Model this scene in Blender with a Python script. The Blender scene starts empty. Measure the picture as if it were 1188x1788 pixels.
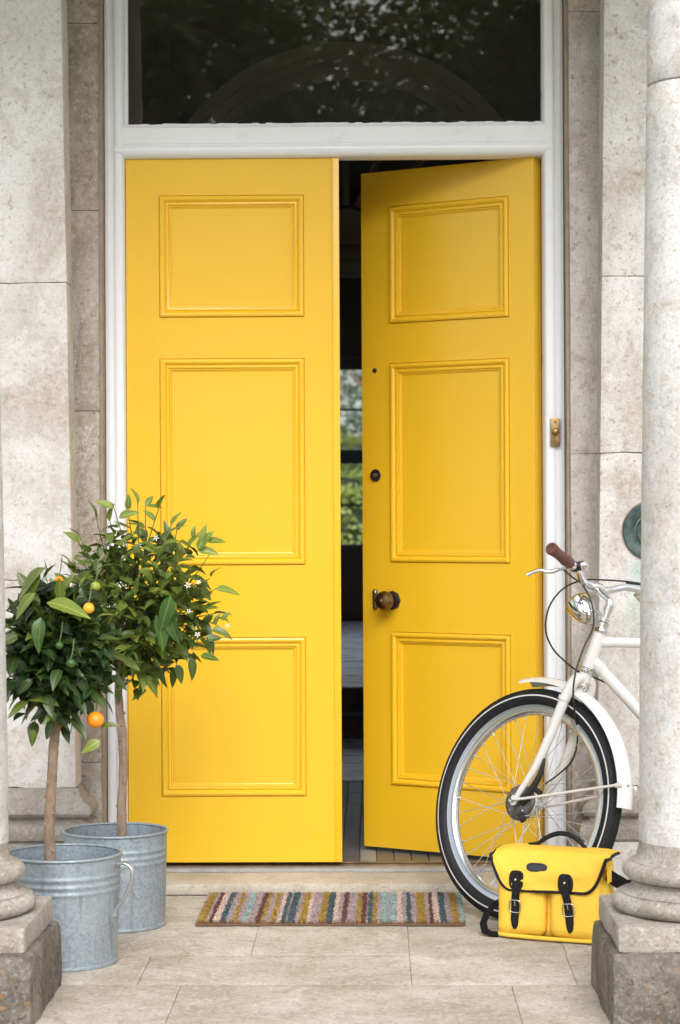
import bpy, bmesh, math, random
from mathutils import Vector, Matrix, noise
R = math.radians
sc = bpy.context.scene
col = sc.collection
random.seed(7)

# ------------------------------------------------------------------ camera
F = 3900.0                       # focal length in photograph pixels (1188 x 1788)
CAM = Vector((0.113, -7.222, 1.20))
YAW, ROLL, HZ = math.atan(61 / F), 0.005, 892.0
fwd = Vector((-math.sin(YAW), math.cos(YAW), 0))
rgt0 = Vector((math.cos(YAW), math.sin(YAW), 0))
up0 = Vector((0, 0, 1))
c_r = (rgt0 - up0 * ROLL).normalized()
c_u = (up0 + rgt0 * ROLL).normalized()
cd = bpy.data.cameras.new('camera')
cam = bpy.data.objects.new('camera', cd)
col.objects.link(cam)
m = Matrix.Identity(4)
for i in range(3):
    m[i][0], m[i][1], m[i][2], m[i][3] = c_r[i], c_u[i], -fwd[i], CAM[i]
cam.matrix_world = m
cd.sensor_fit = 'VERTICAL'
cd.sensor_height = 36
cd.sensor_width = 36
cd.lens = F / 1788 * 36
cd.shift_y = -(894 - HZ) / 1788
cd.clip_end = 500
cd.dof.use_dof = True
cd.dof.focus_distance = 6.75
cd.dof.aperture_fstop = 5.6
sc.camera = cam

# ------------------------------------------------------------------ sky, sun, exposure
SUN_EL, SUN_AZ = 40, -7          # veiled sun high in front of the house
w = bpy.data.worlds.new('World')
sc.world = w
w.use_nodes = True
nt = w.node_tree
nt.nodes.clear()
sky = nt.nodes.new('ShaderNodeTexSky')
sky.sky_type = 'NISHITA'
sky.sun_disc = False
sky.sun_elevation = R(SUN_EL)
sky.sun_rotation = R(180 + SUN_AZ)
sky.air_density = 1.0
sky.dust_density = 3.0
hs = nt.nodes.new('ShaderNodeHueSaturation')
hs.inputs['Saturation'].default_value = 0.42
bg = nt.nodes.new('ShaderNodeBackground')
bg.inputs['Strength'].default_value = 0.15
wo = nt.nodes.new('ShaderNodeOutputWorld')
nt.links.new(sky.outputs[0], hs.inputs['Color'])
nt.links.new(hs.outputs[0], bg.inputs['Color'])
nt.links.new(bg.outputs[0], wo.inputs['Surface'])
sl = bpy.data.lights.new('sun', 'SUN')
sl.energy = 1.2
sl.angle = R(46)
sl.color = (1.0, 0.988, 0.97)
sun = bpy.data.objects.new('sun', sl)
col.objects.link(sun)
sun_dir = Vector((-math.sin(R(SUN_AZ)) * math.cos(R(SUN_EL)), -math.cos(R(SUN_AZ)) * math.cos(R(SUN_EL)), math.sin(R(SUN_EL))))
sun.rotation_euler = sun_dir.to_track_quat('Z', 'Y').to_euler()
vs = sc.view_settings
vs.view_transform = 'Standard'
vs.look = 'None'
vs.gamma = 1
vs.use_curve_mapping = False
vs.exposure = 0.86
sc.cycles.max_bounces = 8
sc.cycles.transparent_max_bounces = 12
sc.cycles.sample_clamp_indirect = 6


# ------------------------------------------------------------------ places: photograph pixel -> world point
def ray(u, v):
    du, dv = u - 594, v - HZ
    return (fwd * F + c_r * du - c_u * dv) / F


def P(u, v, y):                  # on the plane Y = y
    r = ray(u, v)
    return CAM + r * ((y - CAM.y) / r.y)


def G(u, v, z=0.0):              # on the level Z = z
    r = ray(u, v)
    return CAM + r * ((z - CAM.z) / r.z)


def PP(u, v, p0, n):             # on the plane through p0 with normal n
    r = ray(u, v)
    return CAM + r * ((p0 - CAM).dot(n) / r.dot(n))


# ------------------------------------------------------------------ object helpers
def tag(o, label=None, cat=None, group=None, kind=None):
    for k, val in (('label', label), ('category', cat), ('group', group), ('kind', kind)):
        if val:
            o[k] = val
    return o


def thing(name, label, cat, loc=(0, 0, 0), group=None, rz=0):
    o = bpy.data.objects.new(name, None)
    o.empty_display_size = 0.1
    col.objects.link(o)
    o.location = loc
    o.rotation_euler = (0, 0, rz)
    return tag(o, label, cat, group)


def link(name, me, parent=None):
    o = bpy.data.objects.new(name, me)
    col.objects.link(o)
    if parent:
        o.parent = parent
    return o


def done(bm, name, mat, smooth=None, org=None):
    if org is not None:
        bmesh.ops.translate(bm, verts=bm.verts, vec=-Vector(org))
    bmesh.ops.recalc_face_normals(bm, faces=bm.faces)
    me = bpy.data.meshes.new(name)
    if smooth is not None:
        for f in bm.faces:
            f.smooth = True
    bm.to_mesh(me)
    bm.free()
    if mat:
        me.materials.append(mat)
    if smooth is not None:
        me.set_sharp_from_angle(angle=R(smooth))
    return me


def part(name, bm, mat, parent, smooth=None):
    """a mesh given in world coordinates, hung on a thing (or on a part of one)"""
    root = parent
    while root.parent:
        root = root.parent
    return link(name, done(bm, name, mat, smooth, root.location), parent)


def lpart(name, bm, mat, parent, smooth=None):
    """a mesh given in the thing's own coordinates"""
    return link(name, done(bm, name, mat, smooth), parent)


def NB():
    return bmesh.new()


def box(bm, x0, x1, y0, y1, z0, z1, bev=0, seg=1):
    r = bmesh.ops.create_cube(bm, size=1)
    vv = r['verts']
    for q in vv:
        q.co = Vector(((x0 + x1) / 2 + q.co.x * (x1 - x0), (y0 + y1) / 2 + q.co.y * (y1 - y0), (z0 + z1) / 2 + q.co.z * (z1 - z0)))
    if bev:
        ee = list({e for q in vv for e in q.link_edges})
        bmesh.ops.bevel(bm, geom=ee, offset=bev, segments=seg, affect='EDGES', profile=0.6)
    return vv


def rough_box(bm, x0, x1, y0, y1, z0, z1, bev, amp, step=0.04, seed=0):
    """a worn stone block: bevelled, subdivided and roughened"""
    b2 = NB()
    box(b2, x0, x1, y0, y1, z0, z1, bev, 2)
    for _ in range(6):
        ee = [e for e in b2.edges if e.calc_length() > step * 1.6]
        if not ee:
            break
        bmesh.ops.subdivide_edges(b2, edges=ee, cuts=1, use_grid_fill=True)
    b2.normal_update()
    for q in b2.verts:
        n1 = noise.noise(q.co * 9 + Vector((seed, 0, 0))) + 0.6 * noise.noise(q.co * 27 + Vector((0, seed, 0)))
        q.co += q.normal * (n1 * amp)
    me = bpy.data.meshes.new('tmp')
    b2.to_mesh(me)
    b2.free()
    bm.from_mesh(me)
    bpy.data.meshes.remove(me)


def tube(bm, pts, rad, n=8, smooth_path=0, caps=True):
    pts = [Vector(p) for p in pts]
    if not hasattr(rad, '__len__'):
        rad = [rad] * len(pts)
    if smooth_path:
        np_, nr = [], []
        k = len(pts)
        for i in range(k - 1):
            p0, p1, p2, p3 = pts[max(i - 1, 0)], pts[i], pts[i + 1], pts[min(i + 2, k - 1)]
            for j in range(smooth_path):
                t = j / smooth_path
                np_.append(0.5 * ((2 * p1) + (p2 - p0) * t + (2 * p0 - 5 * p1 + 4 * p2 - p3) * t * t + (3 * p1 - p0 - 3 * p2 + p3) * t ** 3))
                nr.append(rad[i] + (rad[i + 1] - rad[i]) * t)
        np_.append(pts[-1])
        nr.append(rad[-1])
        pts, rad = np_, nr
    k = len(pts)
    tan = [(pts[min(i + 1, k - 1)] - pts[max(i - 1, 0)]).normalized() for i in range(k)]
    ref = Vector((0, 0, 1)) if abs(tan[0].z) < 0.9 else Vector((1, 0, 0))
    nrm = tan[0].cross(ref).normalized()
    rings = []
    for i in range(k):
        nrm = (nrm - tan[i] * nrm.dot(tan[i])).normalized()
        b = tan[i].cross(nrm)
        rings.append([bm.verts.new(pts[i] + (nrm * math.cos(2 * math.pi * j / n) + b * math.sin(2 * math.pi * j / n)) * rad[i]) for j in range(n)])
    for i in range(k - 1):
        for j in range(n):
            bm.faces.new((rings[i][j], rings[i][(j + 1) % n], rings[i + 1][(j + 1) % n], rings[i + 1][j]))
    if caps:
        bm.faces.new(rings[0][::-1])
        bm.faces.new(rings[-1])
    return rings


def frame_of(axis):
    a = Vector(axis).normalized()
    ref = Vector((0, 0, 1)) if abs(a.z) < 0.9 else Vector((1, 0, 0))
    e1 = a.cross(ref).normalized()
    return a, e1, a.cross(e1)


def lathe(bm, prof, c=(0, 0, 0), axis=(0, 0, 1), n=32, closed=False, e=None):
    """profile of (radius, height along axis)"""
    a, e1, e2 = e or frame_of(axis)
    c = Vector(c)
    rings = []
    for r, h in prof:
        if r < 1e-6:
            rings.append([bm.verts.new(c + a * h)])
        else:
            rings.append([bm.verts.new(c + a * h + (e1 * math.cos(2 * math.pi * j / n) + e2 * math.sin(2 * math.pi * j / n)) * r) for j in range(n)])
    pairs = list(zip(rings[:-1], rings[1:]))
    if closed:
        pairs.append((rings[-1], rings[0]))
    for A, B in pairs:
        for j in range(n):
            k = (j + 1) % n
            if len(A) == 1 and len(B) == 1:
                continue
            if len(A) == 1:
                bm.faces.new((A[0], B[k], B[j]))
            elif len(B) == 1:
                bm.faces.new((A[j], A[k], B[0]))
            else:
                bm.faces.new((A[j], A[k], B[k], B[j]))


def prism(bm, outline, o, ex, ey, ez, depth, bev=0):
    """outline (x, y) in the plane (ex, ey) at o, thickened along ez"""
    o, ex, ey, ez = Vector(o), Vector(ex), Vector(ey), Vector(ez)
    A = [bm.verts.new(o + ex * x + ey * y) for x, y in outline]
    B = [bm.verts.new(o + ex * x + ey * y + ez * depth) for x, y in outline]
    n = len(A)
    fs = [bm.faces.new(A[::-1]), bm.faces.new(B)]
    for i in range(n):
        fs.append(bm.faces.new((A[i], A[(i + 1) % n], B[(i + 1) % n], B[i])))
    if bev:
        ee = [e for e in fs[1].edges]
        bmesh.ops.bevel(bm, geom=ee, offset=bev, segments=2, affect='EDGES')


def ring_rect(bm, x0, x1, y0, y1, prof):
    """profile (outward offset, z) swept round an upright rectangle"""
    rings = []
    for o, z in prof:
        rings.append([bm.verts.new((x, y, z)) for x, y in ((x0 - o, y0 - o), (x1 + o, y0 - o), (x1 + o, y1 + o), (x0 - o, y1 + o))])
    for A, B in zip(rings[:-1], rings[1:]):
        for j in range(4):
            bm.faces.new((A[j], A[(j + 1) % 4], B[(j + 1) % 4], B[j]))
    bm.faces.new(rings[0])
    bm.faces.new(rings[-1])


def extrude_profile(bm, prof, z0, z1):
    """closed outline (x, y) pulled up from z0 to z1"""
    A = [bm.verts.new((x, y, z0)) for x, y in prof]
    B = [bm.verts.new((x, y, z1)) for x, y in prof]
    n = len(A)
    for i in range(n):
        bm.faces.new((A[i], A[(i + 1) % n], B[(i + 1) % n], B[i]))
    bm.faces.new(A)
    bm.faces.new(B)


def extrude_x(bm, prof, x0, x1):
    A = [bm.verts.new((x0, y, z)) for y, z in prof]
    B = [bm.verts.new((x1, y, z)) for y, z in prof]
    n = len(A)
    for i in range(n):
        bm.faces.new((A[i], A[(i + 1) % n], B[(i + 1) % n], B[i]))
    bm.faces.new(A)
    bm.faces.new(B)


# ------------------------------------------------------------------ materials
def mat_new(name):
    mt = bpy.data.materials.new(name)
    mt.use_nodes = True
    t = mt.node_tree
    return mt, t, t.nodes['Principled BSDF']


def N(t, kind, **kw):
    n = t.nodes.new(kind)
    for k, val in kw.items():
        if k in n.inputs:
            n.inputs[k].default_value = val
        else:
            setattr(n, k, val)
    return n


def noise_tex(t, vec, scale, detail=6, rough=0.6, dist=0):
    n = N(t, 'ShaderNodeTexNoise')
    n.inputs['Scale'].default_value = scale
    n.inputs['Detail'].default_value = detail
    n.inputs['Roughness'].default_value = rough
    n.inputs['Distortion'].default_value = dist
    if vec:
        t.links.new(vec, n.inputs['Vector'])
    return n.outputs['Fac']


def ramp(t, fac, lo, hi, c0=(0, 0, 0, 1), c1=(1, 1, 1, 1)):
    r = N(t, 'ShaderNodeValToRGB')
    r.color_ramp.elements[0].position = lo
    r.color_ramp.elements[1].position = hi
    r.color_ramp.elements[0].color = c0
    r.color_ramp.elements[1].color = c1
    t.links.new(fac, r.inputs['Fac'])
    return r.outputs['Color']


def mixc(t, fac, a, b, mode='MIX'):
    n = N(t, 'ShaderNodeMix', data_type='RGBA', blend_type=mode)
    for sock, val in ((n.inputs[0], fac), (n.inputs[6], a), (n.inputs[7], b)):
        if hasattr(val, 'is_linked'):
            t.links.new(val, sock)
        elif isinstance(val, (int, float)):
            sock.default_value = val
        else:
            sock.default_value = (*val[:3], 1)
    return n.outputs[2]


def mathn(t, op, a, b=0.0):
    n = N(t, 'ShaderNodeMath', operation=op)
    for sock, val in ((n.inputs[0], a), (n.inputs[1], b)):
        if hasattr(val, 'is_linked'):
            t.links.new(val, sock)
        else:
            sock.default_value = val
    return n.outputs[0]


def bump(t, b, h, strength, dist=0.002, prev=None):
    n = N(t, 'ShaderNodeBump')
    n.inputs['Strength'].default_value = strength
    n.inputs['Distance'].default_value = dist
    t.links.new(h, n.inputs['Height'])
    if prev:
        t.links.new(prev, n.inputs['Normal'])
    t.links.new(n.outputs[0], b.inputs['Normal'])
    return n.outputs[0]


def pos(t, scale=(1, 1, 1)):
    g = N(t, 'ShaderNodeNewGeometry')
    mp = N(t, 'ShaderNodeMapping')
    mp.inputs['Scale'].default_value = scale
    t.links.new(g.outputs['Position'], mp.inputs['Vector'])
    return mp.outputs[0]


def objc(t, scale=(1, 1, 1)):
    g = N(t, 'ShaderNodeTexCoord')
    mp = N(t, 'ShaderNodeMapping')
    mp.inputs['Scale'].default_value = scale
    t.links.new(g.outputs['Object'], mp.inputs['Vector'])
    return mp.outputs[0]


def plain(name, c, rough=0.5, metal=0, coat=0, var=0.0, vscale=30, spec=None, bmp=0, bscale=200):
    mt, t, b = mat_new(name)
    b.inputs['Base Color'].default_value = (*c, 1)
    b.inputs['Roughness'].default_value = rough
    b.inputs['Metallic'].default_value = metal
    b.inputs['Coat Weight'].default_value = coat
    b.inputs['Coat Roughness'].default_value = 0.12
    if spec is not None:
        b.inputs['Specular IOR Level'].default_value = spec
    if var:
        f = ramp(t, noise_tex(t, pos(t), vscale), 0.3, 0.7)
        t.links.new(mixc(t, f, [x * (1 - var) for x in c], [min(x * (1 + var), 0.95) for x in c]), b.inputs['Base Color'])
        t.links.new(mathn(t, 'ADD', mathn(t, 'MULTIPLY', f, 0.15), rough - 0.07), b.inputs['Roughness'])
    if bmp:
        bump(t, b, noise_tex(t, pos(t), bscale, 4), bmp, 0.001)
    return mt


def stone(name, base, base2, stain, stain_lo=0.52, stain_hi=0.72, speck=0.5, lichen=0.0, moss=0.0, bmp=0.35, streak=0.6, dark=None, verd=None, grain=260, blot=0.55, tone=0.18, rain=0.0):
    """pale weathered limestone: two tones, brown stains, pits, lichen"""
    mt, t, b = mat_new(name)
    v = pos(t)
    vsx = pos(t, (1, 1, streak))
    big = noise_tex(t, vsx, 2.2, 8, 0.65, 0.6)
    c = mixc(t, ramp(t, noise_tex(t, v, 5, 9, 0.75), 0.40, 0.62), base, base2)
    st = ramp(t, big, stain_lo, stain_hi)
    st2 = ramp(t, noise_tex(t, v, 38, 8, 0.75), 0.38, 0.66)
    c = mixc(t, mathn(t, 'MULTIPLY', st, mathn(t, 'ADD', mathn(t, 'MULTIPLY', st2, 0.75), 0.22)), c, stain)
    if dark:
        d1 = ramp(t, noise_tex(t, v, 14, 10, 0.8), dark[1], dark[1] + 0.16)
        c = mixc(t, mathn(t, 'MULTIPLY', d1, dark[2]), c, dark[0])
    bl = ramp(t, noise_tex(t, v, 8.5, 10, 0.72, 0.8), 0.53, 0.61)
    c = mixc(t, mathn(t, 'MULTIPLY', bl, blot), c, [(x + y) * 0.5 for x, y in zip(stain, base2)])
    bl2 = ramp(t, noise_tex(t, vsx, 3.4, 10, 0.7, 1.2), 0.56, 0.63)
    c = mixc(t, mathn(t, 'MULTIPLY', bl2, blot * 0.8), c, [min(x * 1.12, 0.8) for x in base])
    sp2 = ramp(t, noise_tex(t, v, 58, 3, 0.65), 0.60, 0.69)
    c = mixc(t, mathn(t, 'MULTIPLY', sp2, blot), c, [x * 0.75 for x in stain])
    if rain:
        rn = mathn(t, 'MULTIPLY', ramp(t, noise_tex(t, pos(t, (16, 16, 0.8)), 1.0, 8, 0.7, 0.3), 0.52, 0.68), ramp(t, noise_tex(t, v, 2.6, 5, 0.6), 0.45, 0.6))
        c = mixc(t, mathn(t, 'MULTIPLY', rn, rain), c, [x * 1.1 for x in stain])
    # grain and pits
    fine = noise_tex(t, v, grain * 0.5, 4, 0.75)
    c = mixc(t, mathn(t, 'MULTIPLY', ramp(t, fine, 0.52, 0.66), speck), c, [x * 0.38 for x in base])
    fine2 = noise_tex(t, v, grain * 0.33, 4, 0.7)
    c = mixc(t, mathn(t, 'MULTIPLY', ramp(t, fine2, 0.54, 0.68), speck * 0.7), c, [min(x * 1.35, 0.82) for x in base])
    pit = N(t, 'ShaderNodeTexVoronoi', feature='F1')
    pit.inputs['Scale'].default_value = 42
    t.links.new(v, pit.inputs['Vector'])
    pm = mathn(t, 'MULTIPLY', ramp(t, pit.outputs['Distance'], 0.0, 0.16, (1, 1, 1, 1), (0, 0, 0, 1)), ramp(t, noise_tex(t, v, 11, 3), 0.5, 0.62))
    c = mixc(t, mathn(t, 'MULTIPLY', pm, 0.8), c, [x * 0.25 for x in stain])
    if lichen:
        lv = N(t, 'ShaderNodeTexVoronoi', feature='F1')
        lv.inputs['Scale'].default_value = 36
        lv.inputs['Randomness'].default_value = 1.0
        t.links.new(v, lv.inputs['Vector'])
        lm = mathn(t, 'MULTIPLY', ramp(t, mathn(t, 'ADD', lv.outputs['Distance'], mathn(t, 'MULTIPLY', noise_tex(t, v, 150, 3), 0.4)), 0.36, 0.5, (1, 1, 1, 1), (0, 0, 0, 1)), ramp(t, noise_tex(t, v, 7.5, 3), 0.50, 0.60))
        c = mixc(t, mathn(t, 'MULTIPLY', lm, lichen), c, (0.48, 0.24, 0.05))
        lw = ramp(t, noise_tex(t, v, 24, 8, 0.8, 1.0), 0.60, 0.70)
        c = mixc(t, mathn(t, 'MULTIPLY', lw, 0.5), c, (0.62, 0.61, 0.57))
    if moss:
        mm = ramp(t, noise_tex(t, v, 4.2, 8, 0.7), 0.56, 0.74)
        c = mixc(t, mathn(t, 'MULTIPLY', mm, moss), c, (0.30, 0.27, 0.11))
    if verd:
        s = N(t, 'ShaderNodeSeparateXYZ')
        g = N(t, 'ShaderNodeNewGeometry')
        t.links.new(g.outputs['Position'], s.inputs[0])
        dx = mathn(t, 'ABSOLUTE', mathn(t, 'SUBTRACT', s.outputs[0], verd[0]))
        mx = ramp(t, mathn(t, 'ADD', mathn(t, 'MULTIPLY', dx, 10), mathn(t, 'MULTIPLY', noise_tex(t, pos(t, (1, 1, 0.15)), 40), 0.5)), 0.55, 0.95, (1, 1, 1, 1), (0, 0, 0, 1))
        dz = mathn(t, 'SUBTRACT', verd[1], s.outputs[2])
        mz = mathn(t, 'MULTIPLY', ramp(t, dz, 0.0, 0.02), ramp(t, dz, 0.05, 0.30, (1, 1, 1, 1), (0, 0, 0, 1)))
        c = mixc(t, mathn(t, 'MULTIPLY', mathn(t, 'MULTIPLY', mx, mz), 0.5), c, (0.30, 0.52, 0.46))
    if tone:
        oi = N(t, 'ShaderNodeObjectInfo')
        c = mixc(t, mathn(t, 'MULTIPLY', oi.outputs['Random'], tone), c, [x * 0.62 for x in base2])
    t.links.new(c, b.inputs['Base Color'])
    b.inputs['Roughness'].default_value = 0.9
    b.inputs['Specular IOR Level'].default_value = 0.25
    h = mathn(t, 'SUBTRACT', mathn(t, 'ADD', fine, mathn(t, 'MULTIPLY', noise_tex(t, v, 45, 6, 0.75), 1.6)), mathn(t, 'MULTIPLY', pm, 1.5))
    bump(t, b, h, bmp, 0.004)
    return mt


M = {}


def yellow(name, c, brush=0.12):
    mt, t, b = mat_new(name)
    v = pos(t)
    f = noise_tex(t, pos(t, (1, 1, 0.4)), 1.6, 4)
    t.links.new(mixc(t, ramp(t, f, 0.3, 0.7), [x * 0.965 for x in c], c), b.inputs['Base Color'])
    b.inputs['Roughness'].default_value = 0.34
    b.inputs['Coat Weight'].default_value = 0.25
    b.inputs['Coat Roughness'].default_value = 0.16
    h1 = noise_tex(t, pos(t, (260, 60, 6)), 1.0, 4, 0.6)
    h2 = noise_tex(t, pos(t, (5, 5, 110)), 1.0, 4, 0.6)
    h3 = noise_tex(t, v, 16, 5, 0.6)
    h = mathn(t, 'ADD', mathn(t, 'ADD', h1, h2), mathn(t, 'MULTIPLY', h3, 0.5))
    bump(t, b, h, brush, 0.002)
    return mt


M['yellow'] = yellow('yellow gloss paint', (0.82, 0.49, 0.018))
M['yellow_moulding'] = yellow('yellow gloss paint on mouldings', (0.84, 0.50, 0.018), 0.03)
M['white'] = plain('white gloss paint', (0.795, 0.815, 0.845), 0.32, coat=0.2, var=0.012, vscale=14, bmp=0.03, bscale=60)
M['wall'] = stone('pale limestone', (0.78, 0.765, 0.755), (0.67, 0.645, 0.62), (0.40, 0.31, 0.225), 0.50, 0.64, 0.42, bmp=0.4, streak=0.7, rain=0.45, blot=0.5)
M['jamb'] = stone('stained limestone', (0.58, 0.545, 0.50), (0.44, 0.395, 0.34), (0.22, 0.16, 0.11), 0.44, 0.56, 0.55, bmp=0.45, streak=0.4, rain=0.4, blot=0.75)
M['jamb_clean'] = stone('grey limestone jamb', (0.62, 0.59, 0.555), (0.49, 0.455, 0.41), (0.27, 0.21, 0.15), 0.47, 0.60, 0.55, bmp=0.4, streak=0.4, rain=0.4, blot=0.7)
M['mastic'] = plain('brown pointing', (0.34, 0.275, 0.21), 0.9, var=0.2, vscale=20)
M['pil_base'] = stone('rough stone base', (0.43, 0.40, 0.36), (0.32, 0.29, 0.25), (0.20, 0.165, 0.12), 0.5, 0.7, 0.8, bmp=0.7, dark=((0.12, 0.11, 0.10), 0.58, 0.5))
M['column'] = stone('column limestone', (0.69, 0.68, 0.67), (0.55, 0.535, 0.52), (0.42, 0.34, 0.22), 0.56, 0.74, 0.55, lichen=0.25, bmp=0.5, dark=((0.22, 0.215, 0.215), 0.53, 0.65), rain=0.25, blot=0.6)
M['col_base'] = stone('column base limestone', (0.52, 0.49, 0.445), (0.36, 0.335, 0.29), (0.28, 0.225, 0.15), 0.45, 0.60, 0.9, lichen=0.5, bmp=0.8, dark=((0.15, 0.135, 0.115), 0.53, 0.65), blot=0.75)
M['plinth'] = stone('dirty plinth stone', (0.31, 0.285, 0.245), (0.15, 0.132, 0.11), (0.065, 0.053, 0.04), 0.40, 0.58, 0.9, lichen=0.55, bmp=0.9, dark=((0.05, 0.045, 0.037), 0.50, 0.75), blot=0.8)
M['paving'] = stone('paving stone', (0.57, 0.53, 0.47), (0.45, 0.405, 0.34), (0.31, 0.265, 0.195), 0.46, 0.60, 0.75, moss=0.5, bmp=0.6, streak=1, dark=((0.20, 0.175, 0.13), 0.52, 0.55), grain=190, blot=0.8, tone=0.14)
M['step'] = stone('step stone', (0.55, 0.50, 0.43), (0.44, 0.39, 0.32), (0.34, 0.28, 0.20), 0.5, 0.7, 0.5, bmp=0.4)
M['gap'] = plain('dirt in joints', (0.40, 0.36, 0.30), 0.95, var=0.3, vscale=40)


def galv(name):
    mt, t, b = mat_new(name)
    v = pos(t)
    vo = N(t, 'ShaderNodeTexVoronoi', feature='F1')
    vo.inputs['Scale'].default_value = 150
    t.links.new(v, vo.inputs['Vector'])
    sp = N(t, 'ShaderNodeSeparateColor')
    t.links.new(vo.outputs['Color'], sp.inputs[0])
    c = mixc(t, sp.outputs[0], (0.26, 0.315, 0.36), (0.38, 0.435, 0.48))
    big = ramp(t, noise_tex(t, pos(t, (1, 1, 0.35)), 9, 8, 0.7, 0.8), 0.45, 0.72)
    c = mixc(t, mathn(t, 'MULTIPLY', big, 0.5), c, (0.46, 0.52, 0.56))
    drip = ramp(t, noise_tex(t, pos(t, (34, 34, 3.2)), 1.0, 6, 0.6, 0.6), 0.56, 0.66)
    c = mixc(t, mathn(t, 'MULTIPLY', drip, mathn(t, 'MULTIPLY', ramp(t, noise_tex(t, v, 6), 0.45, 0.6), 0.8)), c, (0.20, 0.23, 0.26))
    t.links.new(c, b.inputs['Base Color'])
    b.inputs['Metallic'].default_value = 0.55
    t.links.new(mathn(t, 'ADD', mathn(t, 'MULTIPLY', sp.outputs[1], 0.14), 0.46), b.inputs['Roughness'])
    bump(t, b, noise_tex(t, v, 90, 4), 0.08, 0.001)
    return mt


M['galv'] = galv('galvanised steel')
M['galv_wire'] = plain('bright steel', (0.55, 0.57, 0.58), 0.35, 0.85)
M['soil'] = plain('dark soil', (0.05, 0.035, 0.025), 0.95, var=0.4, vscale=60, bmp=1.0, bscale=80)


def bark_mat():
    mt, t, b = mat_new('citrus bark')
    v = pos(t, (1, 1, 0.35))
    c = mixc(t, ramp(t, noise_tex(t, v, 60, 6, 0.7), 0.35, 0.65), (0.20, 0.135, 0.095), (0.36, 0.26, 0.185))
    c = mixc(t, mathn(t, 'MULTIPLY', ramp(t, noise_tex(t, pos(t), 45, 3), 0.62, 0.72), 0.5), c, (0.45, 0.38, 0.31))
    t.links.new(c, b.inputs['Base Color'])
    b.inputs['Roughness'].default_value = 0.85
    bump(t, b, noise_tex(t, v, 140, 5), 0.5, 0.003)
    return mt


M['bark'] = bark_mat()


def leaf_mat(name, c0, c1, rough=0.33, island=False, trans=0.18):
    mt, t, b = mat_new(name)
    if island:
        rnd = N(t, 'ShaderNodeNewGeometry').outputs['Random Per Island']
    else:
        rnd = N(t, 'ShaderNodeObjectInfo').outputs['Random']
    c = mixc(t, rnd, c0, c1)
    if not island:
        oc = N(t, 'ShaderNodeTexCoord')
        s = N(t, 'ShaderNodeSeparateXYZ')
        t.links.new(oc.outputs['Object'], s.inputs[0])
        ay = mathn(t, 'ABSOLUTE', s.outputs[1])
        rib = ramp(t, ay, 0.006, 0.022, (1, 1, 1, 1), (0, 0, 0, 1))
        c = mixc(t, mathn(t, 'MULTIPLY', rib, 0.45), c, [min(1, x * 2.6 + 0.03) for x in c1])
        wv = mathn(t, 'SINE', mathn(t, 'MULTIPLY', mathn(t, 'SUBTRACT', s.outputs[0], mathn(t, 'MULTIPLY', ay, 0.9)), 62))
        vein = ramp(t, wv, 0.80, 1.0)
        c = mixc(t, mathn(t, 'MULTIPLY', vein, 0.03), c, [min(1, x * 2.2 + 0.02) for x in c1])
        bump(t, b, wv, 0.05, 0.02)
    t.links.new(c, b.inputs['Base Color'])
    b.inputs['Roughness'].default_value = rough
    b.inputs['Specular IOR Level'].default_value = 0.5
    # thin leaves pass a little light
    tr = N(t, 'ShaderNodeBsdfTranslucent')
    t.links.new(mixc(t, 0.5, c, (0.16, 0.24, 0.02) if trans < 0.3 else (0.50, 0.52, 0.20)), tr.inputs['Color'])
    mx = N(t, 'ShaderNodeMixShader')
    mx.inputs[0].default_value = trans
    out = t.nodes['Material Output']
    t.links.new(b.outputs[0], mx.inputs[1])
    t.links.new(tr.outputs[0], mx.inputs[2])
    t.links.new(mx.outputs[0], out.inputs['Surface'])
    return mt


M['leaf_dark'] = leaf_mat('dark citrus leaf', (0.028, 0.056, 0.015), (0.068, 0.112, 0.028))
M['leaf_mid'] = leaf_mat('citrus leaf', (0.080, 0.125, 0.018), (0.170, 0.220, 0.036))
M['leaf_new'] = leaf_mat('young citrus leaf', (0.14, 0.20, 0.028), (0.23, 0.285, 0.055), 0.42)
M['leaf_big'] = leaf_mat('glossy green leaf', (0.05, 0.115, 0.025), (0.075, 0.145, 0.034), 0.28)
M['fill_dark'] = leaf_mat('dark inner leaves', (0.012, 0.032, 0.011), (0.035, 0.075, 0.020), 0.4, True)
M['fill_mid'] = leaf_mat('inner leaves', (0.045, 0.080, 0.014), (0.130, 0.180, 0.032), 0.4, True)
M['twig'] = plain('green twig', (0.10, 0.13, 0.035), 0.6, var=0.25)
M['petal'] = plain('white petal', (0.82, 0.81, 0.76), 0.6)
M['stamen'] = plain('yellow stamen', (0.75, 0.55, 0.10), 0.6)


def fruit_mat(name, c):
    mt, t, b = mat_new(name)
    v = pos(t)
    t.links.new(mixc(t, ramp(t, noise_tex(t, v, 25), 0.35, 0.65), c, [c[0] * 0.95, c[1] * 0.88, c[2]]), b.inputs['Base Color'])
    b.inputs['Roughness'].default_value = 0.38
    bump(t, b, noise_tex(t, v, 900, 2), 0.25, 0.001)
    return mt


M['orange'] = fruit_mat('ripe orange peel', (0.88, 0.30, 0.012))
M['orange_y'] = fruit_mat('yellow orange peel', (0.85, 0.42, 0.03))
M['lime'] = fruit_mat('unripe green peel', (0.28, 0.34, 0.04))
M['green_fruit'] = fruit_mat('dark green peel', (0.05, 0.11, 0.02))

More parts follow.
